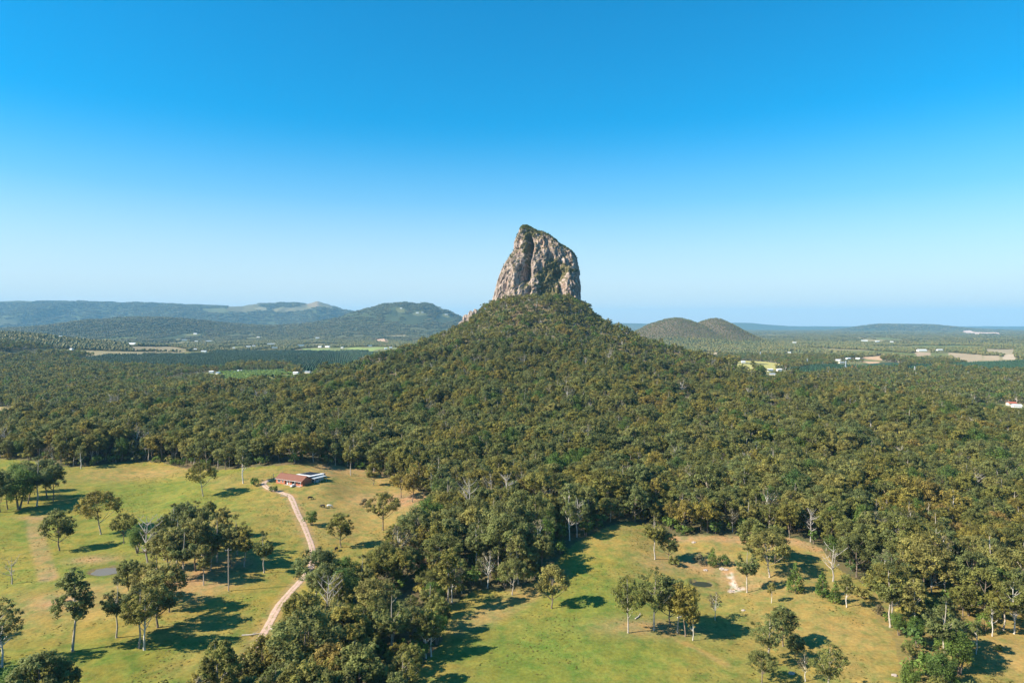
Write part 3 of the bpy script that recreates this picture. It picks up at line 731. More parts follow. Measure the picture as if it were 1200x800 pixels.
def build_crag():
    S = 1.0 / (FPX / MY)
    L_px = [(574, 362), (577, 350), (579, 342), (584, 323), (588, 313), (591, 309), (595, 303), (599, 297), (602.5, 292), (602.5, 284), (605, 278), (607, 273), (608.5, 268.5), (611, 265.5), (613.6, 263.8)]
    R_px = [(681, 362), (680.5, 352), (680, 336), (678.5, 318), (677, 308), (675, 302), (672.5, 296), (667, 292), (661, 288.5), (656, 286), (651, 281), (644, 276.5), (637, 272.5), (630, 271.5), (624, 268), (619, 265), (614.6, 263.7)]
    Lw = np.array([plane_pt(*p) for p in L_px]); Rw = np.array([plane_pt(*p) for p in R_px])
    z0, z1 = 118.0, float(min(Lw[-1, 1], Rw[-1, 1]))
    NZ, NA = 300, 560
    zs = z0 + (z1 - z0) * (1 - (1 - np.linspace(0, 1, NZ)) ** 1.15)
    xl = np.interp(zs, Lw[:, 1], Lw[:, 0]); xr = np.interp(zs, Rw[:, 1], Rw[:, 0])
    # plan outline (fraction across, depth): a broad front, a sharp corner and a flat right-hand side
    plan = np.array([(0, .12), (.05, -.22), (.20, -.66), (.42, -.93), (.66, -.98), (.915, -.86), (.955, -.45), (1.0, .20), (.92, .66), (.60, .98), (.28, .82), (.06, .42)])
    cl = np.vstack([plan, plan[:1]]); sl = np.concatenate([[0], np.cumsum(np.hypot(*np.diff(cl, axis=0).T))]); tt = np.linspace(0, sl[-1], NA, endpoint=False)
    pu, pv = np.interp(tt, sl, cl[:, 0]), np.interp(tt, sl, cl[:, 1])
    k = np.hanning(9); k /= k.sum()
    pu = np.convolve(np.concatenate([pu[-4:], pu, pu[:4]]), k, 'valid'); pv = np.convolve(np.concatenate([pv[-4:], pv, pv[:4]]), k, 'valid')
    f = (zs - z0) / (z1 - z0)
    hd = 52 * (1 - f) ** 0.42 * (1 - 0.10 * f) + 1.0
    X = xl[:, None] + (xr - xl)[:, None] * (0.5 + (pu - 0.5) * 1.0)[None, :]
    Y = MY + hd[:, None] * pv[None, :]
    Z = np.repeat(zs[:, None], NA, 1)
    V = np.stack([X, Y, Z], -1)
    # outward normals for the displacement
    dA = np.roll(V, -1, 1) - np.roll(V, 1, 1); dZ = np.gradient(V, axis=0)
    Nn = np.cross(dA, dZ); Nn /= np.linalg.norm(Nn, axis=2)[..., None] + 1e-9
    cx = (xl + xr) / 2
    if ((Nn[..., 0] * (X - cx[:, None])).sum()) < 0: Nn = -Nn
    U, Vp, _ = project(X, np.full_like(Y, MY), Z)
    front = np.clip(-Nn[..., 1] * 1.6, 0, 1)
    def gl(u, v, su, sv): return np.exp(-0.5 * (((U - u) / su) ** 2 + ((Vp - v) / sv) ** 2))
    def groove(pts, w):
        return np.exp(-0.5 * (polydist(U, Vp, pts) / w) ** 2)
    D = np.zeros_like(X)
    D -= 20 * groove([(621, 281), (622.5, 290), (620, 302), (617, 314), (614, 326)], 1.9) * front
    D -= 32 * gl(614.5, 321, 4.2, 8.5) * front; D -= 9 * groove([(619, 340), (616, 350)], 2.2) * front
    D -= 9 * gl(637, 342, 9, 14) * front; D -= 6 * gl(650, 322, 12, 6) * front; D -= 5 * gl(636, 318, 14, 4) * front
    D -= 8 * groove([(653, 323), (656, 335), (657, 350)], 2.0) * front
    D += 7 * gl(602, 325, 7, 22) * front; D += 5 * gl(629, 303, 5, 14) * front; D += 7 * gl(665, 335, 6, 16) * front; D += 4 * gl(611, 292, 5, 12) * front
    D -= 3.5 * groove([(596, 303), (600, 318), (599, 345)], 1.2) * front; D -= 3.5 * groove([(589, 314), (592, 330), (590, 350)], 1.0) * front
    D -= 4 * groove([(640, 285), (644, 300), (650, 312)], 1.3) * front; D -= 3 * groove([(655, 290), (660, 303), (668, 312)], 1.2) * front
    D -= 3 * groove([(606, 345), (606, 330), (609, 305)], 1.1) * front; D += 4 * groove([(646, 318), (660, 316), (673, 319)], 1.8) * front
    # fluting and blocks
    ax = X * 0.8 + Y * 0.55; ay = -X * 0.4 + Y * 0.9
    def fl(sx, sz, seed):
        return fbm(ax / sx + ay / (sx * 2.3) + 31, Z / sz + (ay / sx) * 0.7, seed, 4) - 0.5
    rid = lambda n: 1 - np.abs(n) * 4
    edge = np.minimum(1, np.sin(np.clip(f, 0, 1) * math.pi)[:, None] * 3 + 0.3)
    D += (13.0 * fl(13, 60, 1) + 5.5 * rid(fl(7, 34, 2)) - 2.0 + 7.5 * fl(3.0, 26, 3) + 3.6 * fl(10, 9, 4) + 4.5 * fl(1.8, 5.0, 5)) * edge
    side = np.abs(Nn[..., 0]) ** 3
    D = D * (1 - 0.32 * side) * (1 - 0.75 * np.clip(Nn[..., 2] * 1.4, 0, 1))
    V = V + Nn * D[..., None]
    # slopes -> where scrub can hold
    dA = np.roll(V, -1, 1) - np.roll(V, 1, 1); dZ = np.gradient(V, axis=0); N2 = np.cross(dA, dZ); N2 /= np.linalg.norm(N2, axis=2)[..., None] + 1e-9
    if ((N2[..., 0] * (X - cx[:, None])).sum()) < 0: N2 = -N2
    up = N2[..., 2]
    nz = fbm(U / 2.6, Vp / 2.2, 71, 4) - 0.5
    topd = Vp - np.interp(U, [608, 614, 620, 630, 637, 651, 656, 667, 676], [275, 264, 266, 272, 273, 281, 286, 292, 302])
    paint = 1.1 * np.exp(-(np.clip(topd, 0, 99) / 4.6) ** 2) * (U > 612) + 0.95 * gl(640, 328, 11, 9) + 0.75 * gl(642, 346, 12, 8) + 0.75 * gl(650, 316, 10, 6) + 0.7 * gl(617, 300, 4, 16) + 0.7 * gl(621, 276, 6, 7) \
        + 0.7 * groove([(655, 319), (672, 319)], 2.0) + 0.45 * gl(601, 300, 3, 6) + 0.55 * gl(646, 308, 5, 5) + 0.5 * gl(612, 350, 5, 6)
    veg = np.clip(sstep(0.30, 0.62, up + nz * 0.9) * 0.9 + sstep(0.42, 0.60, paint + nz * 1.2), 0, 1)
    # mesh
    i = np.arange(NZ - 1)[:, None]; j = np.arange(NA)[None, :]; j2 = (j + 1) % NA
    q = np.stack([i * NA + j, i * NA + j2, (i + 1) * NA + j2, (i + 1) * NA + j], -1).reshape(-1, 4)
    m = bpy.data.materials.new('crag_rock'); n, l, p = nodes(m)
    tc = n.new('ShaderNodeTexCoord'); mp = n.new('ShaderNodeMapping'); mp.inputs['Scale'].default_value = (1, 1, 0.22); l.new(tc.outputs['Object'], mp.inputs[0])
    a = n.new('ShaderNodeTexNoise'); a.inputs['Scale'].default_value = 0.22; a.inputs['Detail'].default_value = 8; a.inputs['Roughness'].default_value = 0.68; l.new(mp.outputs[0], a.inputs['Vector'])
    b = n.new('ShaderNodeTexNoise'); b.inputs['Scale'].default_value = 0.045; b.inputs['Detail'].default_value = 4; l.new(tc.outputs['Object'], b.inputs['Vector'])
    ra = ramp_node(n, [(0.34, (0.10, 0.08, 0.07)), (0.43, (0.28, 0.21, 0.17)), (0.51, (0.44, 0.345, 0.29)), (0.64, (0.60, 0.49, 0.42))]); l.new(a.outputs['Fac'], ra.inputs[0])
    rb = ramp_node(n, [(0.35, (0.74, 0.75, 0.78)), (0.55, (.95, .95, .95)), (0.7, (1.02, 0.88, 0.80))]); l.new(b.outputs['Fac'], rb.inputs[0])
    mx = n.new('ShaderNodeMix'); mx.data_type = 'RGBA'; mx.blend_type = 'MULTIPLY'; mx.inputs[0].default_value = 1; l.new(ra.outputs[0], mx.inputs[6]); l.new(rb.outputs[0], mx.inputs[7])
    mp2 = n.new('ShaderNodeMapping'); mp2.inputs['Scale'].default_value = (1, 1, 0.10); l.new(tc.outputs['Object'], mp2.inputs[0])
    ck = n.new('ShaderNodeTexNoise'); ck.inputs['Scale'].default_value = 0.55; ck.inputs['Detail'].default_value = 5; ck.inputs['Roughness'].default_value = .6; l.new(mp2.outputs[0], ck.inputs['Vector'])
    rk = ramp_node(n, [(0.36, (0.30, 0.27, 0.26)), (0.46, (0.92, 0.91, 0.9)), (0.62, (1.05, 1.04, 1.02))]); l.new(ck.outputs['Fac'], rk.inputs[0])
    mk = n.new('ShaderNodeMix'); mk.data_type = 'RGBA'; mk.blend_type = 'MULTIPLY'; mk.inputs[0].default_value = 1; l.new(mx.outputs[2], mk.inputs[6]); l.new(rk.outputs[0], mk.inputs[7]); mx = mk
    at = n.new('ShaderNodeAttribute'); at.attribute_name = 'veg'
    c = n.new('ShaderNodeTexNoise'); c.inputs['Scale'].default_value = 0.5; c.inputs['Detail'].default_value = 4; l.new(tc.outputs['Object'], c.inputs['Vector'])
    rc = ramp_node(n, [(0.35, (0.075, 0.075, 0.032)), (0.65, (0.17, 0.135, 0.065))]); l.new(c.outputs['Fac'], rc.inputs[0])
    mv = n.new('ShaderNodeMix'); mv.data_type = 'RGBA'; l.new(at.outputs['Fac'], mv.inputs[0]); l.new(mx.outputs[2], mv.inputs[6]); l.new(rc.outputs[0], mv.inputs[7])
    l.new(mv.outputs[2], p.inputs['Base Color']); p.inputs['Roughness'].default_value = 0.9; p.inputs['Specular IOR Level'].default_value = 0.15
    bp = n.new('ShaderNodeBump'); bp.inputs['Strength'].default_value = 0.8; bp.inputs['Distance'].default_value = 2.2; l.new(a.outputs['Fac'], bp.inputs['Height']); l.new(bp.outputs[0], p.inputs['Normal'])
    me = mesh_np('crag', V.reshape(-1, 3), q, [m], True, attrs={'veg': veg.ravel()})
    bm = bmesh.new(); bm.from_mesh(me); bm.verts.ensure_lookup_table()
    bm.faces.new([bm.verts[(NZ - 1) * NA + k] for k in range(NA)]); bmesh.ops.recalc_face_normals(bm, faces=bm.faces[:]); bm.to_mesh(me); bm.free()
    o = link(bpy.data.objects.new('rock_crag', me))
    tag(o, 'huge sheer pale rock spire with leaning flat side crowning the forested mountain', 'rock spire')
    # scrub holding on to ledges and crest
    cand = np.argwhere((veg > 0.6) & (N2[..., 1] < 0.5) & (f[:, None] < 0.995)); sel = cand[rng.choice(len(cand), min(2300, len(cand)), replace=False)]
    P = V[sel[:, 0], sel[:, 1]]; n = len(P)
    return P
CRAG_SCRUB = build_crag()

# small outcrops on the left shoulder
M_ROCK = simple_mat('grey_rock', (0.34, 0.27, 0.22), 0.9, 0.5, 0.25)
M_BOULDER = simple_mat('pale_boulder', (0.40, 0.33, 0.28), 0.9, 0.3, 1.2)
def rock(name, loc, s, seed, mat, label, cat, group=None, tall=1.0, sink=0.3):
    bm = bmesh.new(); bmesh.ops.create_icosphere(bm, subdivisions=4, radius=1.0)
    for v in bm.verts:
        c = v.co.copy(); d = 1 + 0.38 * mnoise.noise(c * 1.3 + Vector((seed, 0, 0))) + 0.2 * mnoise.noise(Vector((c.x * 4, c.y * 4, c.z * 1.6)) + Vector((0, seed, 0)))
        v.co = Vector((c.x * s[0], c.y * s[1], c.z * s[2])) * d
    o = bm_obj(name, bm, mat, None, False); o.location = (loc[0], loc[1], loc[2] + s[2] * (1 - 2 * sink) * 0.5); tag(o, label, cat, group)
    return o
for k, (u, dy, s, lab) in enumerate([(546.5, 0, (6, 7, 11), 'leftmost grey pinnacle on the left shoulder below the great crag'),
                                  (551.5, -6, (5.5, 6, 12), 'tallest grey pinnacle on the left shoulder of the mountain'),
                                  (557, -4, (6, 6, 8), 'small rock hump right of the pinnacles on the left shoulder'),
                                  (541, 2, (5, 6, 6), 'low rock hump left of the pinnacles on the left shoulder')]):
    X = (u - 600) / FPX * MY; rock('rock_outcrop', (X, MY + dy, float(H(X, MY + dy)) + 7), s, k * 3.7, M_ROCK, lab, 'rock outcrop', 'rock pinnacles on the shoulder')
for k, (u, v, w, lab) in enumerate([(813, 635.5, 1.3, 'lone white boulder at the top of the right field by the forest'), (827, 668, 1.2, 'dark edged boulder left of the stone heap by the dark pond'),
        (846, 666.5, 1.5, 'pinkish boulder beside the small green tree, top of the washed out gully'), (851, 667.5, 1.1, 'small boulder right of the pinkish one above the gully'),
        (857, 693, 1.3, 'largest white boulder at the bottom of the washed out gully'), (866, 689.5, 1.0, 'flat white boulder right of the largest gully boulder'),
        (871, 715, .9, 'white boulder alone below the washed out gully'), (1048, 791, 1.1, 'white boulder at the foot of the right field, under leafy trees'),
        (928, 789, 1.2, 'white boulder beside the bottom gums of the right field')]):
    P = ground(u, v); rock('boulder', P, (w * .75, w * 0.55, w * 0.35), k * 2.3 + 1, M_BOULDER, lab, 'boulder', 'boulders in the right field')

# ------------------------------------------------------------------ the homestead
M_BRICK = bpy.data.materials.new('brick'); nd, l, p = nodes(M_BRICK)
tc = nd.new('ShaderNodeTexCoord'); mp = nd.new('ShaderNodeMapping'); mp.inputs['Rotation'].default_value = (math.pi / 2, 0, 0); l.new(tc.outputs['Object'], mp.inputs[0])
bt = nd.new('ShaderNodeTexBrick'); bt.inputs['Scale'].default_value = 2.2; bt.inputs['Color1'].default_value = (0.50, 0.145, 0.062, 1); bt.inputs['Color2'].default_value = (0.40, 0.11, 0.05, 1); bt.inputs['Mortar'].default_value = (0.42, 0.30, 0.22, 1); bt.inputs['Mortar Size'].default_value = 0.012
l.new(mp.outputs[0], bt.inputs['Vector']); l.new(bt.outputs[0], p.inputs['Base Color']); p.inputs['Roughness'].default_value = 0.9
M_TILE = simple_mat('brown_roof_tile', (0.20, 0.085, 0.055), 0.8, 0.22, 2.0)
M_WROOF = simple_mat('white_metal_roof', (0.78, 0.78, 0.76), 0.45, 0.08, 0.5)
M_GROOF = simple_mat('grey_metal_roof', (0.36, 0.40, 0.42), 0.5, 0.12, 0.5)
M_BROOF = simple_mat('blue_metal_roof', (0.22, 0.32, 0.40), 0.5, 0.1, 0.5)
M_RROOF = simple_mat('red_metal_roof', (0.40, 0.12, 0.07), 0.6, 0.1, 0.5)
M_SOLAR = simple_mat('solar_panel', (0.035, 0.045, 0.065), 0.25, 0.1, 1.0, spec=0.5)
M_WHITE = simple_mat('white_paint', (0.80, 0.79, 0.76), 0.5, 0.05, 1.0)
M_CREAM = simple_mat('cream_wall', (0.62, 0.57, 0.48), 0.8, 0.08, 1.0)
M_GLASS = simple_mat('window_glass', (0.03, 0.04, 0.05), 0.08, 0.1, 1.0, spec=0.5)
M_DARK = simple_mat('garage_shade', (0.03, 0.027, 0.025), 0.9, 0.1, 1.0)
M_SILVER = simple_mat('silver_car_paint', (0.62, 0.63, 0.64), 0.3, 0.03, 1.0, metallic=0.5)
M_TYRE = simple_mat('tyre_rubber', (0.02, 0.02, 0.02), 0.9, 0.1, 1.0)
M_TIMBER = simple_mat('grey_timber', (0.36, 0.30, 0.24), 0.9, 0.25, 2.0)
M_STEEL = simple_mat('galvanised_steel', (0.66, 0.68, 0.70), 0.5, 0.06, 1.0)

P_L, P_R = ground(323.5, 565.8), ground(357.5, 571.5)
ang = -R(27); Lh = 19.0
hz = min(P_L[2], P_R[2]) + 0.15
hx, hy = (P_L[0], P_L[1])
HOUSE = Matrix.Translation((hx, hy, 0)) @ Matrix.Rotation(ang, 4, 'Z')
hc = HOUSE @ Vector((9.5, 12, 0))
def hloc(x, y): v = HOUSE @ Vector((x, y, 0)); return v.x, v.y
he = empty('brick_house', (hx, hy, hz), ang); tag(he, 'low brick farmhouse with brown tiled roof and white roofed rear wing, at track end', 'house')
def hbox(name, boxes, mat, parent):
    bm = bmesh.new()
    for c, s in boxes: add_box(bm, c, s)
    return bm_obj(name, bm, mat, parent)
def hboxes(name, boxes, mat, parent):
    for b in boxes: hbox(name, [b], mat, parent)
def wallbox(x0, x1, y0, y1, z0, z1): return (((x0 + x1) / 2, (y0 + y1) / 2, (z0 + z1) / 2), (x1 - x0, y1 - y0, z1 - z0))
hbox('wall', [wallbox(0, 6.6, 0, 8, -1.2, 2.7), wallbox(6.6, 19, 0.9, 8, -1.2, 2.7)], M_BRICK, he)
def gable(name, x0, x1, y0, y1, ze, zr, mat, parent, t=0.14, over=0.5):
    bm = bmesh.new(); ym = (y0 + y1) / 2
    pr = [(y0 - over, ze - 0.1), (ym, zr), (y1 + over, ze - 0.1), (y1 + over, ze - 0.1 - t), (ym, zr - t), (y0 - over, ze - 0.1 - t)]
    A = [bm.verts.new((x0 - over, y, z)) for y, z in pr]; B = [bm.verts.new((x1 + over, y, z)) for y, z in pr]
    n = len(pr)
    for i in range(n): bm.faces.new((A[i], A[(i + 1) % n], B[(i + 1) % n], B[i]))
    bm.faces.new(list(reversed(A))); bm.faces.new(B); bmesh.ops.recalc_face_normals(bm, faces=bm.faces[:])
    return bm_obj(name, bm, mat, parent)
rf = gable('roof', 0, 19, 0, 8, 2.75, 5.1, M_TILE, he)
hbox('gutter', [((9.5, -0.56, 2.60), (20, 0.10, 0.12))], M_WHITE, rf)
hbox('ridge_cap', [((9.5, 4.0, 5.13), (19.8, 0.3, 0.08))], M_TILE, rf)
for x in (0.003, 18.997):
    bm = bmesh.new(); add_poly(bm, [(x, 0.25, 2.62), (x, 7.75, 2.62), (x, 4, 4.85)]); bm_obj('gable', bm, M_BRICK, he)
def window(x, w, z0, z1, y, n=2):
    f = hbox('window', [((x, y - 0.03, z1 + .04), (w + .16, .10, .08)), ((x, y - 0.03, z0 - .04), (w + .16, .12, .08))] + [((x - w / 2 + w * i / n, y - 0.03, (z0 + z1) / 2), (.08, .09, z1 - z0 - .01)) for i in range(n + 1)], M_WHITE, he)
    hbox('pane', [((x, y - 0.008, (z0 + z1) / 2), (w - .02, .03, z1 - z0 - .02))], M_GLASS, f)
window(2.4, 1.8, 0.9, 2.1, 0.0); window(9.3, 1.6, 1.1, 2.2, 0.9); window(16.8, 1.4, 1.1, 2.1, 0.9); window(5.2, 1.0, 1.0, 2.1, 0.0, 1)
d = hbox('door', [((7.6, 0.87, 1.0), (0.95, .08, 2.0))], M_WHITE, he); hbox('handle', [((7.95, 0.80, 1.0), (.05, .05, .12))], M_STEEL, d)
hbox('garage_shade_panel', [((12.6, 0.88, 1.05), (3.0, .06, 2.1))], M_DARK, he)  # dark panel on the wall, painted as the shade inside the garage
hbox('paving', [wallbox(6.7, 18.8, -0.9, 0.88, -0.6, 0.06)], simple_mat('paving', (0.42, 0.33, 0.27), .9), he)
hboxes('verandah_post', [((x, -0.35, 1.3), (.12, .12, 2.6)) for x in (10.6, 14.6, 18.7)], M_WHITE, he)
hbox('rear_wall', [wallbox(6, 16.6, 8.02, 20, -1.2, 2.75)], M_CREAM, he)
def slab(name, x0, x1, y0, y1, za, zb, mat, parent, t=.12):
    bm = bmesh.new(); v = [(x0, y0, za), (x1, y0, za), (x1, y1, zb), (x0, y1, zb)]
    T = [bm.verts.new(q) for q in v]; B = [bm.verts.new((q[0], q[1], q[2] - t)) for q in v]
    bm.faces.new(T); bm.faces.new(list(reversed(B)))
    for i in range(4): bm.faces.new((T[i], B[i], B[(i + 1) % 4], T[(i + 1) % 4]))
    bmesh.ops.recalc_face_normals(bm, faces=bm.faces[:]); return bm_obj(name, bm, mat, parent)
rr_ = slab('rear_roof', 5.6, 17.0, 7.2, 20.4, 3.75, 3.05, M_WROOF, he)
for j in range(2):
    for i in range(4): 
        x0 = 6.4 + i * 2.1; y0 = 11.6 + j * 4.2; zf = lambda y: 3.75 - (y - 7.2) / 13.2 * 0.7 + .16
        slab('solar_panel', x0, x0 + 2.03, y0, y0 + 4.0, zf(y0), zf(y0 + 4.0), M_SOLAR, rr_, .06)
slab('carport_roof', 17.03, 20.6, 8.6, 18.5, 2.75, 2.55, M_GROOF, he)
hboxes('carport_post', [((20.4, y, 0.8), (.12, .12, 3.4)) for y in (8.9, 13.5, 18.2)], M_STEEL, he)
hbox('water_tank', [((18.6, 12.0, .8), (2.4, 2.4, 1.9))], M_GROOF, he)

def car(x, y, rz, label, paint, s=1.0):
    z = float(H(x, y)) + 0.1; e = empty('parked_car', (x, y, z), rz, s); tag(e, label, 'car')
    prof = [(-2.3, .35), (-2.35, .85), (-2.2, 1.02), (-1.0, 1.08), (-.45, 1.62), (1.3, 1.66), (2.05, 1.12), (2.3, 1.0), (2.32, .35)]
    bm = bmesh.new(); rows = []
    for yy, k in ((-.86, 1.0), (-.74, 1.02), (.74, 1.02), (.86, 1.0)): rows.append([bm.verts.new((px, yy * (0.84 if pz > 1.3 else 1), pz * (k if pz > .9 else 1))) for px, pz in prof])
    n = len(prof)
    for a, b in zip(rows[:-1], rows[1:]):
        for i in range(n): bm.faces.new((a[i], a[(i + 1) % n], b[(i + 1) % n], b[i]))
    bm.faces.new(rows[0]); bm.faces.new(rows[-1]); bmesh.ops.recalc_face_normals(bm, faces=bm.faces[:])
    bm_obj('body', bm, paint, e)
    hboxes('side_window', [((.35, s_ * .80, 1.33), (1.9, .05, .38)) for s_ in (-1, 1)], M_GLASS, e)
    bm = bmesh.new(); add_poly(bm, [(-1.0, -.62, 1.14), (-1.0, .62, 1.14), (-.53, .58, 1.60), (-.53, -.58, 1.60)]); bmesh.ops.translate(bm, vec=(-.03, 0, .03), verts=bm.verts[:]); bm_obj('windscreen', bm, M_GLASS, e)
    for wx in (-1.45, 1.45):
        for s_ in (-1, 1):
            bm = bmesh.new(); add_tube(bm, (wx, s_ * .66, .34), (wx, s_ * .90, .34), .34, .34, 16, True); w = bm_obj('wheel', bm, M_TYRE, e)
            bm = bmesh.new(); add_tube(bm, (wx, s_ * .87, .34), (wx, s_ * .915, .34), .19, .19, 12, True); bm_obj('rim', bm, M_STEEL, w)
cx_, cy_ = hloc(11.0, 25.5); car(cx_, cy_, ang + 2.0, 'silver car parked on the grass behind the farmhouse', M_SILVER, 1.15)
cx_, cy_ = hloc(14.3, -1.6); car(cx_, cy_, ang + R(95), 'white car standing nose out before the farmhouse garage', M_WHITE, 0.72)

# far homesteads: gabled buildings
for (u, v, wpx, key, lab), P in zip(FARMS, FARM_POS):
    D = P[1]; w = max(8.0, .82 * wpx / FPX * D); dp = min(max(7.0, w * 0.5), 16); hw = min(2.8 + w * 0.04, 4.0) + D / 2200
    rr_m = {'w': M_WROOF, 'g': M_GROOF, 'b': M_BROOF, 'r': M_RROOF}[key]
    e = empty('farm_building', (P[0], P[1], P[2] - 0.5), rng.uniform(-.35, .35)); tag(e, lab, 'farm building', 'far farm buildings')
    bm = bmesh.new(); pr = [(-dp / 2, 0), (dp / 2, 0), (dp / 2, hw), (0, hw + dp * .15), (-dp / 2, hw)]
    A = [bm.verts.new((-w / 2, yy, z)) for yy, z in pr]; B = [bm.verts.new((w / 2, yy, z)) for yy, z in pr]
    for i in range(5): bm.faces.new((A[i], A[(i + 1) % 5], B[(i + 1) % 5], B[i]))
    bm.faces.new(A); bm.faces.new(B); bmesh.ops.recalc_face_normals(bm, faces=bm.faces[:])
    bm_obj('wall', bm, M_WHITE if key == 'w' else M_CREAM, e)
    g = gable('roof', -w / 2, w / 2, -dp / 2, dp / 2, hw + .25, hw + .25 + dp * 0.17, rr_m, e, .2, .6)

# transmission poles on the right plain
def pylon(u, v, hpx, label):
    P = ground(u, v); h = hpx / FPX * P[1]; e = empty('power_pylon', P, 0.3); tag(e, label, 'pylon', 'power pylons on the right plain'); s = h / 30
    bm = bmesh.new(); a, b = 1.9 * s, 0.6 * s
    for sx in (-1, 1):
        for sy in (-1, 1): add_tube(bm, (sx * a, sy * a, -1), (sx * b, sy * b, h), .34 * s + .12, .26 * s + .1, 4)
    for k in range(8):
        z0, z1 = h * k / 8, h * (k + 1) / 8; w0, w1 = a + (b - a) * k / 8, a + (b - a) * (k + 1) / 8
        for sy in (-1, 1):
            add_tube(bm, (-w0, sy * w0, z0), (w1, sy * w1, z1), .14 * s + .05, .14 * s + .05, 4); add_tube(bm, (w0, sy * w0, z0), (-w1, sy * w1, z1), .14 * s + .05, .14 * s + .05, 4)
    bm_obj('tower', bm, M_STEEL, e)
    for z in (h * .74, h * .86, h * .98):
        bm = bmesh.new(); add_tube(bm, (-2.6 * s, 0, z), (2.6 * s, 0, z), .2 * s, .2 * s, 4, True); bm_obj('crossarm', bm, M_STEEL, e)
for a in [(991, 434, 11.5, 'tall pale pylon right of the homestead, behind green rows'), (1072, 439, 10, 'tall pale pylon in the middle of the right plain woods'),
          (1193, 453, 7.5, 'pale pylon close to the right edge of the photo'), (946, 428, 8, 'pale pylon right of the yellow field'),
          (891, 420, 8, 'pale pylon behind the yellow field'), (794, 410, 6.5, 'small pale pylon at the foot of the left dome')]: pylon(*a)

# pole, gate, cattle
P = ground(268, 692); e = empty('power_pole', P, 0.4); tag(e, 'tall bare timber power pole in the left field, right of the tree clump', 'power pole')
bm = bmesh.new(); add_tube(bm, (0, 0, -.6), (0, 0, 15.6), .24, .15, 10, True); bm_obj('pole', bm, M_TIMBER, e)
bm = bmesh.new(); add_box(bm, (0, .16, 14.9), (2.2, .12, .14)); bm_obj('crossarm', bm, M_TIMBER, e)
for x in (-.95, -.3, .95):
    bm = bmesh.new(); add_tube(bm, (x, .16, 14.98), (x, .16, 15.2), .06, .04, 8, True); bm_obj('insulator', bm, M_WHITE, e)
P = ground(333, 582); e = empty('farm_gate', P, R(-15)); tag(e, 'timber gate and posts beside the gravel track below the farmhouse', 'gate')
for x in (-1.9, 1.9): hbox('post', [((x, 0, .6), (.2, .2, 1.6))], M_TIMBER, e)
hboxes('rail', [((0, 0, z), (3.6, .07, .12)) for z in (.35, .7, 1.05)] + [((x, 0, .7), (.1, .06, .85)) for x in (-1.7, 0, 1.7)], M_TIMBER, e)
for n_, (u, v, lab) in enumerate([(320.5, 560, 'leftmost fence post by the curve of the track, at the house'), (331, 557, 'fence post behind the house, left of its rear wing')]):
    P = ground(u, v); bm = bmesh.new(); add_tube(bm, (P[0], P[1], P[2] - .3), (P[0], P[1], P[2] + 2.6), .14, .12, 8, True); tag(bm_obj('fence_post', bm, M_TIMBER), lab, 'post')

def cow(u, v, col, rz, label):
    P = ground(u, v); me = bpy.data.meshes.new('cow'); 
    pts = [(-.75, 0, 1.12, .36), (-.3, 0, 1.08, .42), (.2, 0, 1.05, .43), (.62, 0, 1.10, .37), (.95, 0, 1.02, .22), (1.25, 0, .62, .16), (1.42, 0, .30, .15), (1.62, 0, .14, .09),
           (-.82, .2, .72, .15), (-.86, .2, .42, .08), (-.80, .2, .0, .07), (-.82, -.2, .72, .15), (-.90, -.2, .42, .08), (-.86, -.2, .0, .07),
           (.62, .2, .70, .13), (.64, .2, .38, .08), (.62, .2, .0, .07), (.58, -.2, .70, .13), (.55, -.2, .38, .08), (.56, -.2, .0, .07),
           (-1.12, 0, 1.2, .05), (-1.2, 0, .6, .04), (1.36, .18, .46, .05), (1.36, -.18, .46, .05)]
    ed = [(0, 1), (1, 2), (2, 3), (3, 4), (4, 5), (5, 6), (6, 7), (0, 8), (8, 9), (9, 10), (0, 11), (11, 12), (12, 13), (3, 14), (14, 15), (15, 16), (3, 17), (17, 18), (18, 19), (0, 20), (20, 21), (6, 22), (6, 23)]
    me.from_pydata([q[:3] for q in pts], ed, []); o = link(bpy.data.objects.new('cow', me)); me.materials.append(col)
    sk = o.modifiers.new('skin', 'SKIN'); 
    for i, q in enumerate(pts): me.skin_vertices[0].data[i].radius = (q[3], q[3]); me.skin_vertices[0].data[i].use_root = (i == 1)
    ss = o.modifiers.new('sub', 'SUBSURF'); ss.levels = ss.render_levels = 2
    o.location = P; o.rotation_euler = (0, 0, rz); o.scale = (1.15,) * 3; tag(o, label, 'cow', 'cattle in the paddock')
M_COWW = simple_mat('white_hide', (0.75, 0.70, 0.62), .8, .08, 2.0); M_COWB = simple_mat('dark_hide', (0.03, 0.022, 0.018), .8, .2, 2.0)
cow(386, 594.5, M_COWW, .2, 'white cow grazing on the dry slope right of the track'); cow(378, 594.5, M_COWB, 2.9, 'black cow just left of the white cow on the dry slope')
cow(363.5, 585, M_COWB, .5, 'black cow nearest the farmhouse, upper slope right of the track'); cow(394, 645, M_COWB, 1.4, 'black cow at the foot of the dry slope near lone gum')

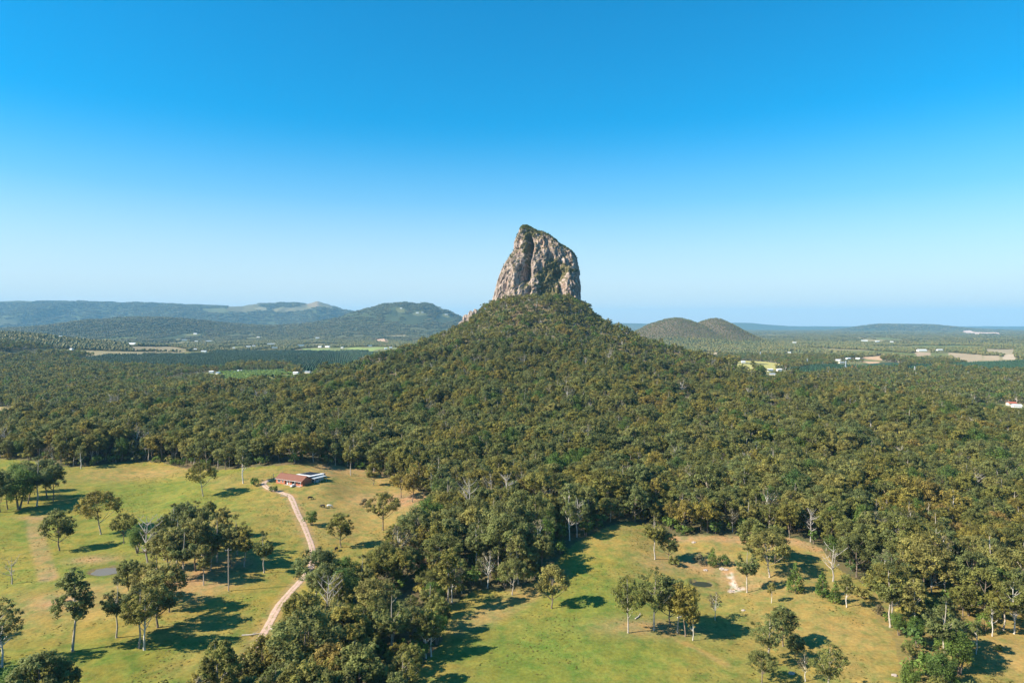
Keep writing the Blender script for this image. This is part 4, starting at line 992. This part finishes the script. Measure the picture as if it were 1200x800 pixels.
M_LOG = simple_mat('bleached_log', (0.52, 0.46, 0.38), .9, .2, 1.5)
for u, v, L_, rz, lab in [(294, 744, 5.5, .15, 'bleached fallen log lying left of the track, lower stretch'), (323, 738, 4, -.3, 'bleached fallen log lying right of the track, lower stretch'),
                          (800, 722, 5, .6, 'fallen bleached branch under the group of gums in the green paddock'), (748, 723, 4, .9, 'fallen branch left of the group of gums in the green paddock')]:
    P = ground(u, v); bm = bmesh.new(); q = Vector(P) + Vector((0, 0, .2)); dd = Vector((math.cos(rz), math.sin(rz), 0))
    add_tube(bm, q - dd * L_ / 2, q, .26, .2, 8, True); add_tube(bm, q, q + dd * L_ / 2 + Vector((0, .4, .1)), .2, .09, 8, True); add_tube(bm, q, q + dd * L_ * .3 + Vector((.3, .9, .6)), .1, .04, 6, True)
    tag(bm_obj('fallen_log', bm, M_LOG), lab, 'log', 'fallen logs')

# ------------------------------------------------------------------ trees standing in the open
TREES = [  # kind, foot u, foot v, height px, label, category
 ('slim', 95, 549, 30, 'slender gum with white trunk at the left field\'s far edge, by the forest', 'tree'),
 ('wide', 117, 626, 54, 'lone wide flat crowned gum on bare trunk in the middle of left field', 'tree'),
 ('round', 69, 645, 52, 'dark round crowned gum left of the wide flat crowned one', 'tree'),
 ('wide2', 145, 637, 38, 'low open gum right of the wide flat crowned one, above the pond', 'tree'),
 ('leafy', 161, 648, 31, 'dark leafy tree right of the low open gum, above the pond', 'tree'),
 ('wide', 237, 581, 42, 'lone spreading gum in the upper left field casting a shadow right', 'tree'),
 ('slim', 285, 566, 48, 'slender gum with pale trunk by the forest edge left of the farmhouse', 'tree'),
 ('tall', 137, 747, 73, 'pale limbed gum in the lower left field below the pond', 'tree'),
 ('tall2', 86, 762, 103, 'very tall gum with long bare trunk, lower left field', 'tree'),
 ('tall', 164, 759, 80, 'left trunk of a close pair of tall gums in the lower left field', 'tree'),
 ('open2', 170, 761, 78, 'right trunk of a close pair of tall gums in the lower left field', 'tree'),
 ('round', 184, 735, 72, 'dark gum right behind the close pair, lower left field', 'tree'),
 ('round2', 199, 717, 62, 'dark round gum at the lower right tip of the left tree clump', 'tree'),
 ('wide2', 176, 712, 58, 'gum between the pond clump and the close pair', 'tree'),
 ('round2', 152, 704, 52, 'bushy gum just right below the pond', 'tree'),
 ('open2', 2, 781, 86, 'gum with twisted pale trunk cut by the left edge of the photo', 'tree'),
 ('round', 45, 846, 88, 'dense gum filling the bottom left corner, left crown', 'tree'),
 ('round2', 74, 838, 66, 'dense gum at the bottom left corner, right crown', 'tree'),
 ('leafy', 20, 842, 62, 'dark leafy tree at the very bottom left corner', 'tree'),
 ('wide', 371, 703, 64, 'large spreading brown tinged gum beside the gravel track', 'tree'),
 ('round', 399, 641, 43, 'small upright gum alone on the dry slope right of the track', 'tree'),
 ('wide2', 449, 621, 47, 'broad gum alone on the dry slope near the forest', 'tree'),
 ('tall', 411, 557, 42, 'brownish gum with pale trunk at the forest foot right of the farmhouse', 'tree'),
 ('round', 438, 568, 28, 'low dark gum right of the brownish one, forest foot', 'tree'),
 ('round2', 484, 588, 38, 'bushy gum at the right end of the dry slope', 'tree'),
 ('wide2', 470, 583, 32, 'smaller bushy gum left beside it at the right end of the slope', 'tree'),
 ('round', 647, 712.5, 55, 'lone gum with white trunk and brown crown in the green paddock', 'tree'),
 ('wide', 601, 697, 46, 'gum on thin dark trunk at the forest corner left of the green paddock', 'tree'),
 ('slim', 499, 771, 64, 'left of two thin white stemmed gums at the paddock\'s lower left', 'tree'),
 ('slim', 505, 769, 62, 'right of two thin white stemmed gums at the paddock\'s lower left', 'tree'),
 ('round', 268, 822, 58, 'rounded gum covering the lower end of the track, bottom edge', 'tree'),
 ('round2', 290, 817, 56, 'bushy gum right beside the lower end of the track, bottom edge', 'tree'),
 ('wide2', 246, 836, 60, 'flat gum left of the lower end of the track, bottom edge', 'tree'),
 ('tall', 459, 774, 88, 'tall gum with pale stem at the forest\'s bottom edge', 'tree'),
 ('tall2', 526, 714, 78, 'thin stemmed gum before the dark forest mouth', 'tree'),
 ('open', 736, 741, 71, 'pale limbed gum at the left end of the paddock group', 'tree'),
 ('open', 766, 738, 79, 'twiggy tall gum second from left in the paddock group', 'tree'),
 ('round', 785, 734, 62, 'dark gum third from left in the paddock group', 'tree'),
 ('tall2', 795, 741, 64, 'dark stemmed gum in the middle of the paddock group', 'tree'),
 ('round2', 803, 745, 66, 'dark gum at the right of the paddock group', 'tree'),
 ('slim', 812, 750, 40, 'small pale stemmed gum at the right end of the paddock group', 'tree'),
 ('tall', 767, 655, 60, 'tall brown tinged gum before the forest at the paddock\'s top', 'tree'),
 ('round', 784, 657, 36, 'squat spreading gum right of the tall one at the paddock\'s top', 'tree'),
 ('cone', 835, 663, 23, 'small bright green pointed tree above the gully', 'tree'),
 ('bush', 849, 663, 14, 'round green bush right of the small pointed tree', 'bush'),
 ('tall', 875, 694, 56, 'upright gum right of the washed out gully', 'tree'),
 ('wide', 901, 676, 56, 'broad gum in the clump right of the gully, front one', 'tree'),
 ('round', 882, 658, 54, 'tall bushy gum at the back of the clump right of the gully', 'tree'),
 ('round2', 908, 660, 48, 'bushy gum at the right back of the clump beside the gully', 'tree'),
 ('cone', 932, 693, 35, 'bright green pointed tree alone right of the gully clump', 'tree'),
 ('slim', 904, 706, 27, 'thin pale green sapling in front of the gully clump', 'tree'),
 ('sparse', 838, 726, 35, 'thin leafless looking pale tree below the dark pond', 'tree'),
 ('cone2', 964, 698, 29, 'bright green pointed tree by the bank, left one of two', 'tree'),
 ('cone2', 979, 706, 26, 'bright green pointed tree by the bank, right one of two', 'tree'),
 ('slim', 992, 711, 42, 'thin dry looking gum right of the two pointed green trees', 'tree'),
 ('dead', 976, 681, 42, 'grey leafless tree at the bank by the forest edge', 'dead tree'),
 ('leafy2', 974, 652, 27, 'bright leafy tree behind the grey leafless one', 'tree'),
 ('open', 900, 781, 66, 'wide gum with pale forked limbs, lower right field', 'tree'),
 ('round2', 917, 757, 50, 'dark gum behind the forked gum, lower right field', 'tree'),
 ('wide2', 893, 800, 40, 'low grey green gum below the forked gum', 'tree'),
 ('round', 932, 774, 34, 'small brown gum right of the forked gum', 'tree'),
 ('sparse', 943, 798, 34, 'dry sparse tree right of the forked gum group', 'tree'),
 ('open', 970, 820, 74, 'thin crowned gum at the bottom edge of the right field', 'tree'),
 ('wide', 1045, 726, 70, 'pale limbed tall gum at the right field\'s right edge', 'tree'),
 ('leafy', 1090, 729, 30, 'bright leafy tree highest of the green group at right', 'tree'),
 ('leafy2', 1073, 754, 34, 'bright leafy tree left of centre in the green group at right', 'tree'),
 ('leafy', 1053, 744, 28, 'bright leafy tree at the left of the green group, on the bank', 'tree'),
 ('leafy2', 1124, 790, 54, 'large bright leafy tree lowest right of the green group', 'tree'),
 ('leafy', 1103, 806, 42, 'bright leafy tree at the bottom edge below the green group', 'tree'),
 ('leafy2', 1066, 812, 36, 'bright leafy tree at the bottom edge left of the green group', 'tree'),
 ('round', 1066, 775, 26, 'brown leaved low gum between the green group and the field', 'tree'),
 ('tall', 1117, 699, 44, 'brown gum in the right woodland, above the green group', 'tree'),
 ('wide2', 1139, 710, 68, 'large brownish gum with forked trunk in the right woodland', 'tree'),
 ('slim', 1144, 766, 44, 'white stemmed gum in the grass of the right woodland', 'tree'),
 ('open2', 1188, 742, 68, 'tall gum with bright white trunk close to the right edge', 'tree'),
 ('tall', 1177, 738, 60, 'gum just left of the bright white trunked one', 'tree'),
 ('slim', 1163, 745, 46, 'slim gum third left from the bright white trunk', 'tree'),
 ('tall2', 1107, 763, 60, 'brown gum rising behind the bright green group', 'tree'),
 ('round', 1128, 722, 40, 'bushy gum left of the forked trunk one, right woodland', 'tree'),
 ('dead', 14, 684, 32, 'leafless grey tree standing alone at the left edge of field', 'dead tree'),
 ('dead2', 172, 668, 64, 'tall thin leafless tree right of the pond', 'dead tree'),
 ('leafy', 342, 728, 26, 'dark green leafy shrub at the right side of the track', 'bush'),
 ('bush', 365, 615, 17, 'round dark bush alone right of the track', 'bush'),
 ('bush2', 471, 613, 10, 'small green bush on the dry slope near the forest', 'bush'),
 ('bush', 298, 569, 10, 'broad bush at the left curve of the track near the farmhouse', 'bush'),
 ('bush', 317.5, 575.5, 6, 'left one of two clipped bushes by the track at the farmhouse', 'bush'),
 ('bush', 322.5, 576, 7, 'right one of two clipped bushes by the track at the farmhouse', 'bush'),
 ('drybush', 428, 593, 9, 'brown dry bush on the slope left of the broad gum', 'bush'),
 ('drybush', 820, 661, 12, 'brown thorny bush left of the small pointed green tree', 'bush'),
 ('bush2', 790, 662, 12, 'low bush under the squat spreading gum', 'bush'),
 ('drybush', 1030, 720, 12, 'dry bush on the bank under the pale limbed tall gum', 'bush'),
 ('bush', 1170, 763, 9, 'low green shrub in the grass near the white stemmed gum', 'bush'),
 ('drybush', 74, 706, 9, 'brown bush beside the very tall gum\'s clearing', 'bush'),
 ('bush2', 1010, 700, 14, 'bushy scrub at the right field\'s upper right rim', 'bush'),
]
COPSE = [(192, 656, 56), (203, 641, 54), (215, 631, 46), (230, 626, 42), (246, 631, 48), (262, 640, 50), (278, 650, 50), (270, 663, 48), (255, 658, 60), (238, 651, 62),
         (222, 649, 62), (208, 661, 64), (228, 669, 66), (215, 682, 66), (238, 685, 52), (287, 664, 52), (309, 671, 52), (199, 676, 62), (184, 668, 54), (247, 668, 50)]
CL = ['at its upper left', 'near its top left', 'at its top', 'at its top, second from the right', 'at its upper right', 'right of its top', 'at its right shoulder', 'inside its right half',
      'in its middle right', 'in its middle', 'in its middle left', 'in its left half', 'in its lower middle, pale trunk showing', 'at its bottom left, bare trunk showing', 'at its bottom right, reddish soil under it',
      'second from its right end', 'at its right end, low crown', 'at its lower left', 'at its far left', 'right of its lowest trunks']
for i, (u, v, h) in enumerate(COPSE): TREES.append((['tall2', 'tall', 'round2', 'tall', 'tall2'][i % 5], u, v, h, 'gum in large clump left of power pole, ' + CL[i], 'tree'))
LCL = [(0, 600, 52, 'at the left edge'), (8, 597, 46, 'second from the left edge'), (22, 597, 50, 'on a visible trunk in the middle'), (34, 590, 48, 'behind the middle'), (44, 593, 62, 'tallest of the clump'),
       (55, 584, 50, 'behind the right end'), (63, 587, 46, 'at the right end'), (14, 585, 44, 'at the back left'), (30, 577, 40, 'at the back')]
for i, (u, v, h, w) in enumerate(LCL): TREES.append((['round', 'round2', 'leafy', 'round2', 'tall'][i % 5], u, v, h, 'dark gum in clump at upper left field edge, ' + w, 'tree'))

n_gum = 0; OPEN_XY = []
for kind, u, v, hp, lab, cat in TREES:
    P = ground(u, v); dep = project(P[0], P[1], P[2])[2]; hm = hp / FPX * dep
    grp = 'trees and bushes on the open ground'
    place(kind, P[0], P[1], hm, lab, cat, grp, wfac=random.uniform(.92, 1.08)); OPEN_XY.append(P[:2]); n_gum += 1
OPEN_XY = np.array(OPEN_XY)

# ------------------------------------------------------------------ the forest
def jgrid(r0, r1, sp, azmax=R(45), ymax=None):
    n = int(2 * r1 / sp) + 2; g = (np.arange(n) - n / 2) * sp
    X, Y = np.meshgrid(g, np.arange(int(r1 / sp) + 1) * sp)
    X = X + (rng.random(X.shape) - .5) * sp * .95; Y = Y + (rng.random(X.shape) - .5) * sp * .95
    r = np.hypot(X, Y); m = (r >= r0) & (r < r1) & (np.abs(np.arctan2(X, Y)) < azmax)
    return X[m], Y[m]
def in_crag(x, y): return (((x - MX - 0) / 84) ** 2 + ((y - MY) / 58) ** 2) < 1
def farm_clear(x, y, m, e=0):
    for bx, by in FARM_SPOTS:
        d = math.hypot(bx, by); k = max(45., d * (0.15 if d < 2400 else 0.095))
        m &= ~((np.abs(x - bx) < 16 + d * .004 + e) & (y - by < 14 + e) & (y - by > -k - e))
    return m
def forest_ok(x, y):
    m = ~clear_mask(x, y) & ~in_crag(x, y) & ~paddock(x, y)
    for P, _c in FAR_FIELDS: m &= ~inpoly(x, y, P)
    for P in PLANTATIONS: m &= ~inpoly(x, y, P)
    m &= ~inpoly(x, y, ORCHARD)
    m = farm_clear(x, y, m, np.where(np.hypot(x, y) > 4280, 26., 0.))
    m &= ~((np.hypot(x, y) < 600) & (polydist(x, y, TRACK) < 3.6))
    m &= ~((fbm(x / 22, y / 22, 640, 2) > np.where(np.hypot(x, y) < 750, .80, .755)) & (np.hypot(x, y) < 950))
    # nothing grows into the house
    m &= np.hypot(x - hc.x, y - hc.y) > 22
    return m
def visible(x, y, z):
    """line of sight from the camera to the points over the terrain"""
    ok = np.ones(len(x), bool)
    for t in np.linspace(0.3, 0.97, 40):
        ok &= CAMZ + (z - CAMZ) * t > H(x * t, y * t) - 1
    return ok
x, y = jgrid(150, 900, 7.6); m = forest_ok(x, y); wd = inpoly(x, y, WOODLAND) & (rng.random(len(x)) < 0.28); m &= ~wd; x, y = x[m], y[m]
dmin = np.full(len(x), 1e9)
for ox, oy in OPEN_XY: dmin = np.minimum(dmin, np.hypot(x - ox, y - oy))
m = dmin > 4.5; x, y = x[m], y[m]
x2, y2 = jgrid(900, 2350, 9.0); m = forest_ok(x2, y2); x2, y2 = x2[m], y2[m]
x3, y3 = jgrid(2350, 4300, 9.8); m = forest_ok(x3, y3); x3, y3 = x3[m], y3[m]
hN = 12.0 + 9.0 * fbm(x / 60, y / 60, 7, 2) + rng.normal(size=len(x)) * 2.2 - 4.0 * sstep(600, 900, np.hypot(x, y)); hN = np.where(rng.random(len(x)) < .10, hN * 1.28, hN); hN = np.where(rng.random(len(x)) < .18, hN * .68, hN); hN = np.clip(hN, 6.5, 24)
EDGE_L = [tuple(q) for q in RIGHT_FIELD[:6]]; hN = np.where((polydist(x, y, EDGE_L) < 16), hN * .62, hN); hN = np.where((polydist(x, y, TRACK) < 13) & (y > 212), hN * .72, hN)
hM = np.clip(10 + rng.normal(size=len(x2)) * 3.0 + 6 * (fbm(x2 / 60, y2 / 60, 8, 2) - .35), 4.5, 19)
hF = np.clip(7.6 + rng.normal(size=len(x3)) * 1.8, 4.5, 12)
# the trees that show largest: things of their own
u_, v_, dep_ = project(x, y, H(x, y)); topv = v_ - hN * FPX / dep_
inv = (u_ > 2) & (u_ < 1198) & (topv < 792)
score = np.where(inv, hN / dep_, 0)
# those hidden behind nearer crowns show less: rank on the distance to open ground in front too
opn = clear_mask(x - 9 * x / dep_, y - 9 * y / dep_) | clear_mask(x - 5 * x / dep_, y - 5 * y / dep_)
score = score * np.where(opn, 1.35, 1.0)
NIND = 300 - n_gum
order = np.argsort(-score)[:NIND]; ind = np.zeros(len(x), bool); ind[order] = True
KN = ['wide', 'wide2', 'tall', 'tall2', 'round', 'round2', 'open', 'leafy2', 'slim', 'dead2', 'sparse']
KW = np.array([.13, .13, .12, .10, .14, .13, .08, .07, .055, .010, .035])
kN = rng.choice(len(KN), len(x), p=KW); rN = rng.random(len(x)) * 6.28
desc = {'wide': 'spreading', 'wide2': 'flat', 'tall': 'tall', 'tall2': 'narrow', 'round': 'rounded', 'round2': 'bushy', 'open': 'sparse', 'leafy2': 'leafy', 'slim': 'slim', 'dead2': 'leafless', 'sparse': 'dry twiggy'}
def region(u, v):
    if u < 60: return 'in left edge forest'
    if v > 620 and 240 < u < 640: return 'in forest right of track'
    if u > 985 and v > 600: return 'in woodland right of fields'
    if v < 600 and u < 520: return 'in forest behind farm fields'
    if 640 <= u <= 985: return 'in forest above green paddock'
    return 'in crowded forest'
for i in order:
    k = KN[kN[i]]; zc = float(H(x[i], y[i])); uu, vv, _d = project(x[i], y[i], zc + hN[i] * .65)
    lab = f"{desc[k]} {'tree' if 'leafy' in k else 'gum'} {region(uu, vv)}, {uu / 12:.1f}% across, {vv / 8:.1f}% down the photo"
    place(k, x[i], y[i], hN[i], lab, 'tree', 'forest trees nearest the camera', rN[i])
x, y, hN, kN, rN = x[~ind], y[~ind], hN[~ind], kN[~ind], rN[~ind]

def low_gum(seed, h, w, base, n, per, leaf, mat=M_GUM, bark=None):
    k = make_gum(seed, h, w, base, int(n * 2.2), int(per * .95), leaf * .80, bark, 1.2, mat, cs=.74); return k
K['lo0'] = low_gum(31, 13, 11, .30, 20, 17, 1.15); K['lo1'] = low_gum(32, 14, 9.5, .30, 18, 17, 1.15); K['lo2'] = low_gum(33, 13, 10.5, .22, 22, 17, 1.1, M_GUM, M_WHITEBARK)
K['lo3'] = low_gum(34, 12, 9, .18, 18, 18, 1.0, M_GREEN); K['lo4'] = low_gum(35, 12, 11, .2, 18, 16, 1.2); K['lo5'] = low_gum(36, 14, 7.5, .34, 14, 15, 1.0, M_GUM, M_WHITEBARK)
def blob_tree(seed):
    rs = np.random.default_rng(seed); bm = bmesh.new(); tones = []
    for k in range(4):
        r = bmesh.ops.create_icosphere(bm, subdivisions=2, radius=1.0); tn = rs.random()
        a = k * 1.6 + rs.random(); q = 0 if k == 0 else 2.6 + rs.random(); w_ = 4.4 if k == 0 else 2.6 + rs.random() * 1.2
        for v in r['verts']:
            c = v.co * (1 + .6 * mnoise.noise(v.co * 2.4 + Vector((seed * 3 + k, 0, 0)))); v.co = Vector((q * math.cos(a) + c.x * w_, q * math.sin(a) + c.y * w_, 6.3 + (-.6 if k else .6) + c.z * w_ * .95 - (0 if c.z > 0 else .6)))
            tones.append(float(np.clip(tn + rs.normal() * .25, 0, 1)))
    me = bpy.data.meshes.new('far_crown'); bm.to_mesh(me); bm.free(); me.materials.append(M_FAR)
    t = me.attributes.new('tone', 'FLOAT', 'POINT'); t.data.foreach_set('value', np.array(tones, dtype=np.float32))
    return dict(name='far_tree', trunk=me, crown=None, h=11, w=11)
for a, b in (('fa0', 41), ('fa1', 42), ('fa2', 43)): K[a] = blob_tree(b)
K['us0'] = make_round(51, 5, 6.5, M_GREEN, 12, 26, .65); K['us1'] = make_round(52, 4.5, 6, M_GUM, 12, 24, .65); K['us2'] = make_round(53, 9, 6.5, M_GREEN, 16, 30, .6, 'leafy_tree')

K['lo6'] = low_gum(37, 13, 9, .2, 9, 9, .9, M_DRY, M_WHITEBARK)
LO = ['lo0', 'lo1', 'lo2', 'lo3', 'lo4', 'lo5', 'lo6']; FA = ['fa0', 'fa1', 'fa2']; US = ['us0', 'us1', 'us2']
kM = rng.choice(7, len(x2), p=[.2, .19, .18, .11, .17, .10, .05]); kF = rng.choice(3, len(x3))
# darker moister belts below the crag are greener
n1, n2, n3 = len(x), len(x2), len(x3)
base_h = np.array([K[k]['h'] for k in KN + LO + FA + US])
xs, ys = jgrid(150, 950, 8.5); m = forest_ok(xs, ys); xs, ys = xs[m], ys[m]; ks = rng.choice(3, len(xs), p=[.35, .35, .3]); hs_ = 3.5 + rng.random(len(xs)) * 4
ax_ = np.concatenate([x, x2, x3, xs]); ay_ = np.concatenate([y, y2, y3, ys]); hF = np.where(gaussm(x3, y3, 950, 3560, 260, 280) > .25, hF * .55, hF); hh = np.concatenate([hN, hM, hF, hs_])
kk = np.concatenate([kN, 11 + kM, 18 + kF, 21 + ks])
zz = H(ax_, ay_)
def lower_before_farms(x, y, z, h, rad):
    """the far homesteads stand in gaps of the woods: trees in front of them stay low"""
    for P in FARM_POS:
        d = math.hypot(P[0], P[1]); ux, uy = P[0] / d, P[1] / d; t = x * ux + y * uy; q = np.abs(x * uy - y * ux)
        line = CAMZ + (P[2] + 1.2 - CAMZ) * t / d
        m = (t > 600) & (t < d - 4) & (q < 9 * t / d + rad)
        h = np.where(m, np.minimum(h, line - z), h)
    return h
hh = lower_before_farms(ax_, ay_, zz, hh, 4.5); tall_ = hh > 2.2; ax_, ay_, hh, kk, zz = ax_[tall_], ay_[tall_], hh[tall_], kk[tall_], zz[tall_]
vis = np.ones(len(ax_), bool); far_m = np.hypot(ax_, ay_) > 900; vis[far_m] = visible(ax_[far_m], ay_[far_m], zz[far_m] + hh[far_m] + 6)
ax_, ay_, hh, kk, zz = ax_[vis], ay_[vis], hh[vis], kk[vis], zz[vis]; n = len(ax_)
print('forest instances', n, 'individual', NIND, 'open', n_gum)
def vec_rot(n): r = np.zeros((n, 3)); r[:, 2] = rng.random(n) * 6.28; return r
o = scatter('forest', np.stack([ax_, ay_, zz - 0.1], 1), rng.random(n) * 6.28, hh / base_h[kk], kk, [src(k) for k in KN + LO + FA + US], rng.uniform(.78, 1.28, n))
tag(o, 'olive green eucalypt forest covering the mountain and plain', 'forest', kind='stuff')

# scrub on the crag
n = len(CRAG_SCRUB); o = scatter('crag_scrub', CRAG_SCRUB - np.array([0, 0, .6]), rng.random(n) * 6.28, .22 + .36 * rng.random(n), rng.choice(2, n, p=[.3, .7]), [src('us0')[1:], src('us1')[1:]])
tag(o, 'dark green scrub on the ledges and crest of the crag', 'scrub', kind='stuff')

# ---- far woods: patches of small crowns
def patch(seed, size, n, mat, rows=None, h=(7, 11), w=(7, 12)):
    rs = np.random.default_rng(seed); bm = bmesh.new(); tones = []
    if rows: spots = [(-size / 2 + (i + .5) * size / rows[0] + rs.normal() * .7, -size / 2 + (j + .5) * size / rows[1] + rs.normal() * .5) for i in range(rows[0]) for j in range(rows[1])]
    else: spots = [((rs.random() - .5) * size, (rs.random() - .5) * size) for _ in range(n)]
    for (px, py) in spots:
        hh_ = rs.uniform(*h); ww = rs.uniform(*w) / 2; tn = rs.random()
        if mat is M_PINE:
            k = 7; ring = [bm.verts.new((px + ww * math.cos(6.283 * i / k) * rs.uniform(.8, 1.1), py + ww * math.sin(6.283 * i / k), hh_ * .12)) for i in range(k)]
            ring2 = [bm.verts.new((px + ww * .62 * math.cos(6.283 * i / k + .4), py + ww * .62 * math.sin(6.283 * i / k + .4), hh_ * .6)) for i in range(k)]
            t = bm.verts.new((px, py, hh_))
            for i in range(k): bm.faces.new((ring[i], ring[(i + 1) % k], ring2[(i + 1) % k], ring2[i])); bm.faces.new((ring2[i], ring2[(i + 1) % k], t))
            tones += [tn] * (2 * k + 1)
        else:
            r = bmesh.ops.create_icosphere(bm, subdivisions=2, radius=1.0)
            for v in r['verts']:
                d = 1 + .45 * mnoise.noise(v.co * 2.1 + Vector((seed * 3 + px, py, 0))); c = v.co * d
                v.co = Vector((px + c.x * ww, py + c.y * ww, hh_ * .52 + c.z * hh_ * .48)); tones.append(float(np.clip(tn + rs.normal() * .2, 0, 1)))
    me = bpy.data.meshes.new('patch'); bm.to_mesh(me); bm.free(); me.materials.append(mat)
    a = me.attributes.new('tone', 'FLOAT', 'POINT'); a.data.foreach_set('value', np.array(tones, dtype=np.float32))
    return bpy.data.objects.new('patch_source', me)
PS = [patch(60 + i, 48, 17, M_FAR) for i in range(4)]
xp, yp = jgrid(4280, 9000, 44, R(43)); xq, yq = jgrid(9000, 13500, 70, R(43))
xp = np.concatenate([xp, xq]); yp = np.concatenate([yp, yq]); sq = np.concatenate([np.ones(len(xp) - len(xq)), np.full(len(xq), 1.45)])
m = forest_ok(xp, yp) & ((xp / yp < .05) | (yp < 12500)); thin = fbm(xp / 500, yp / 500, 123, 3) > 0.66; m &= ~(thin & (rng.random(len(xp)) < .8)); xp, yp, sq = xp[m], yp[m], sq[m]
zp = H(xp, yp); m = visible(xp, yp, zp + 14) & (lower_before_farms(xp, yp, zp, np.full(len(xp), 11.), 26) > 10.5); xp, yp, zp, sq = xp[m], yp[m], zp[m], sq[m]; n = len(xp); print('patches', n)
o = scatter('far_forest', np.stack([xp, yp, zp - 1], 1), rng.random(n) * 6.28, sq * rng.uniform(.85, 1.15, n), rng.choice(4, n), PS and [[q] for q in PS])
tag(o, 'hazy blue green woods on the far plain and hills', 'forest', kind='stuff')

def gridpatch(poly, sp, ang_):
    c, s = math.cos(ang_), math.sin(ang_); pr = np.array([(px * c + py * s, -px * s + py * c) for px, py in poly]); lo, hi = pr.min(0), pr.max(0)
    gx, gy = np.meshgrid(np.arange(lo[0], hi[0], sp), np.arange(lo[1], hi[1], sp)); gx, gy = gx.ravel(), gy.ravel(); X, Y = gx * c - gy * s, gx * s + gy * c
    m = inpoly(X, Y, poly); return X[m], Y[m]
PP = [patch(80 + i, 36, 0, M_PINE, (7, 6), (6.5, 9.5), (4.6, 6.4)) for i in range(5)]
px_, py_ = [], []
for P in PLANTATIONS: a, b = gridpatch(P, 36, .25); px_.append(a); py_.append(b)
px_, py_ = np.concatenate(px_), np.concatenate(py_); m = farm_clear(px_, py_, np.abs(np.arctan2(px_, py_)) < R(43), 19.); m &= lower_before_farms(px_, py_, H(px_, py_), np.full(len(px_), 9.), 19) > 8.7; px_, py_ = px_[m], py_[m]; zp = H(px_, py_); n = len(px_); print('pines', n)
o = scatter('pine_plantation', np.stack([px_, py_, zp], 1), np.full(n, .25) + math.pi * rng.integers(0, 2, n), np.ones(n), rng.choice(5, n), [[q] for q in PP]); tag(o, 'dark blue green pine plantation in straight rows on the plain', 'plantation', kind='stuff')
OP = patch(90, 36, 0, M_GREEN, (3, 6), (4.5, 5.5), (5.4, 6.4)); a, b = gridpatch(ORCHARD, 36, .6); n = len(a); print('orchard', n)
o = scatter('orchard_rows', np.stack([a, b, H(a, b) - .3], 1), np.full(n, .6), np.ones(n), np.zeros(n, int), [[OP]]); tag(o, 'orchard trees in slanting rows beyond the forest', 'orchard', kind='stuff')

# ---- grass tussocks on the paddocks
M_TUSS = leaf_mat('grass_tussock', [(0.13, 0.16, 0.032), (0.20, 0.18, 0.045), (0.28, 0.22, 0.075)], .3, .4, .25)
tv = leaf_cards(np.random.default_rng(99), np.array([[.0, 0, .10], [.25, .1, .08], [-.2, .2, .08]]), [.26, .2, .2], [.4, .6, .5], 14, .16, .5, 2.2)
K['tuss'] = dict(trunk=mesh_np('tuft', tv[0], tv[1], [M_TUSS], attrs={'tone': tv[2]}), crown=None, h=.5, w=.6)
gx, gy = jgrid(150, 560, 1.6, R(42)); m = clear_mask(gx, gy) & (fbm(gx / 14, gy / 14, 500, 3) + .3 * (fbm(gx / 3, gy / 3, 501, 2) - .5) > .56) & (polydist(gx, gy, TRACK) > 2.4) & (np.hypot(gx - hc.x, gy - hc.y) > 16)
m &= (np.hypot(gx - POND_A[0], gy - POND_A[1]) > 8) & (np.hypot(gx - POND_B[0], gy - POND_B[1]) > 9)
gx, gy = gx[m], gy[m]; n = len(gx); print('tussocks', n)
o = scatter('grass', np.stack([gx, gy, H(gx, gy)], 1), rng.random(n) * 6.28, .4 + 0.8 * rng.random(n) ** 3, np.zeros(n, int), [src('tuss')]); tag(o, 'tufts of grass on the paddocks', 'grass', kind='stuff')

# ------------------------------------------------------------------ the air
bm = bmesh.new(); add_box(bm, (0, 0, 360.0), (57000, 57000, 780))
m = bpy.data.materials.new('haze'); m.use_nodes = True; n = m.node_tree.nodes; n.clear()
pv = n.new('ShaderNodeVolumePrincipled'); pv.inputs['Color'].default_value = (0.31, 0.69, 1.0, 1); pv.inputs['Density'].default_value = 4.4e-5; pv.inputs['Anisotropy'].default_value = 0.0
mo = n.new('ShaderNodeOutputMaterial'); m.node_tree.links.new(pv.outputs[0], mo.inputs['Volume'])
tag(bm_obj('haze', bm, m), kind='stuff')
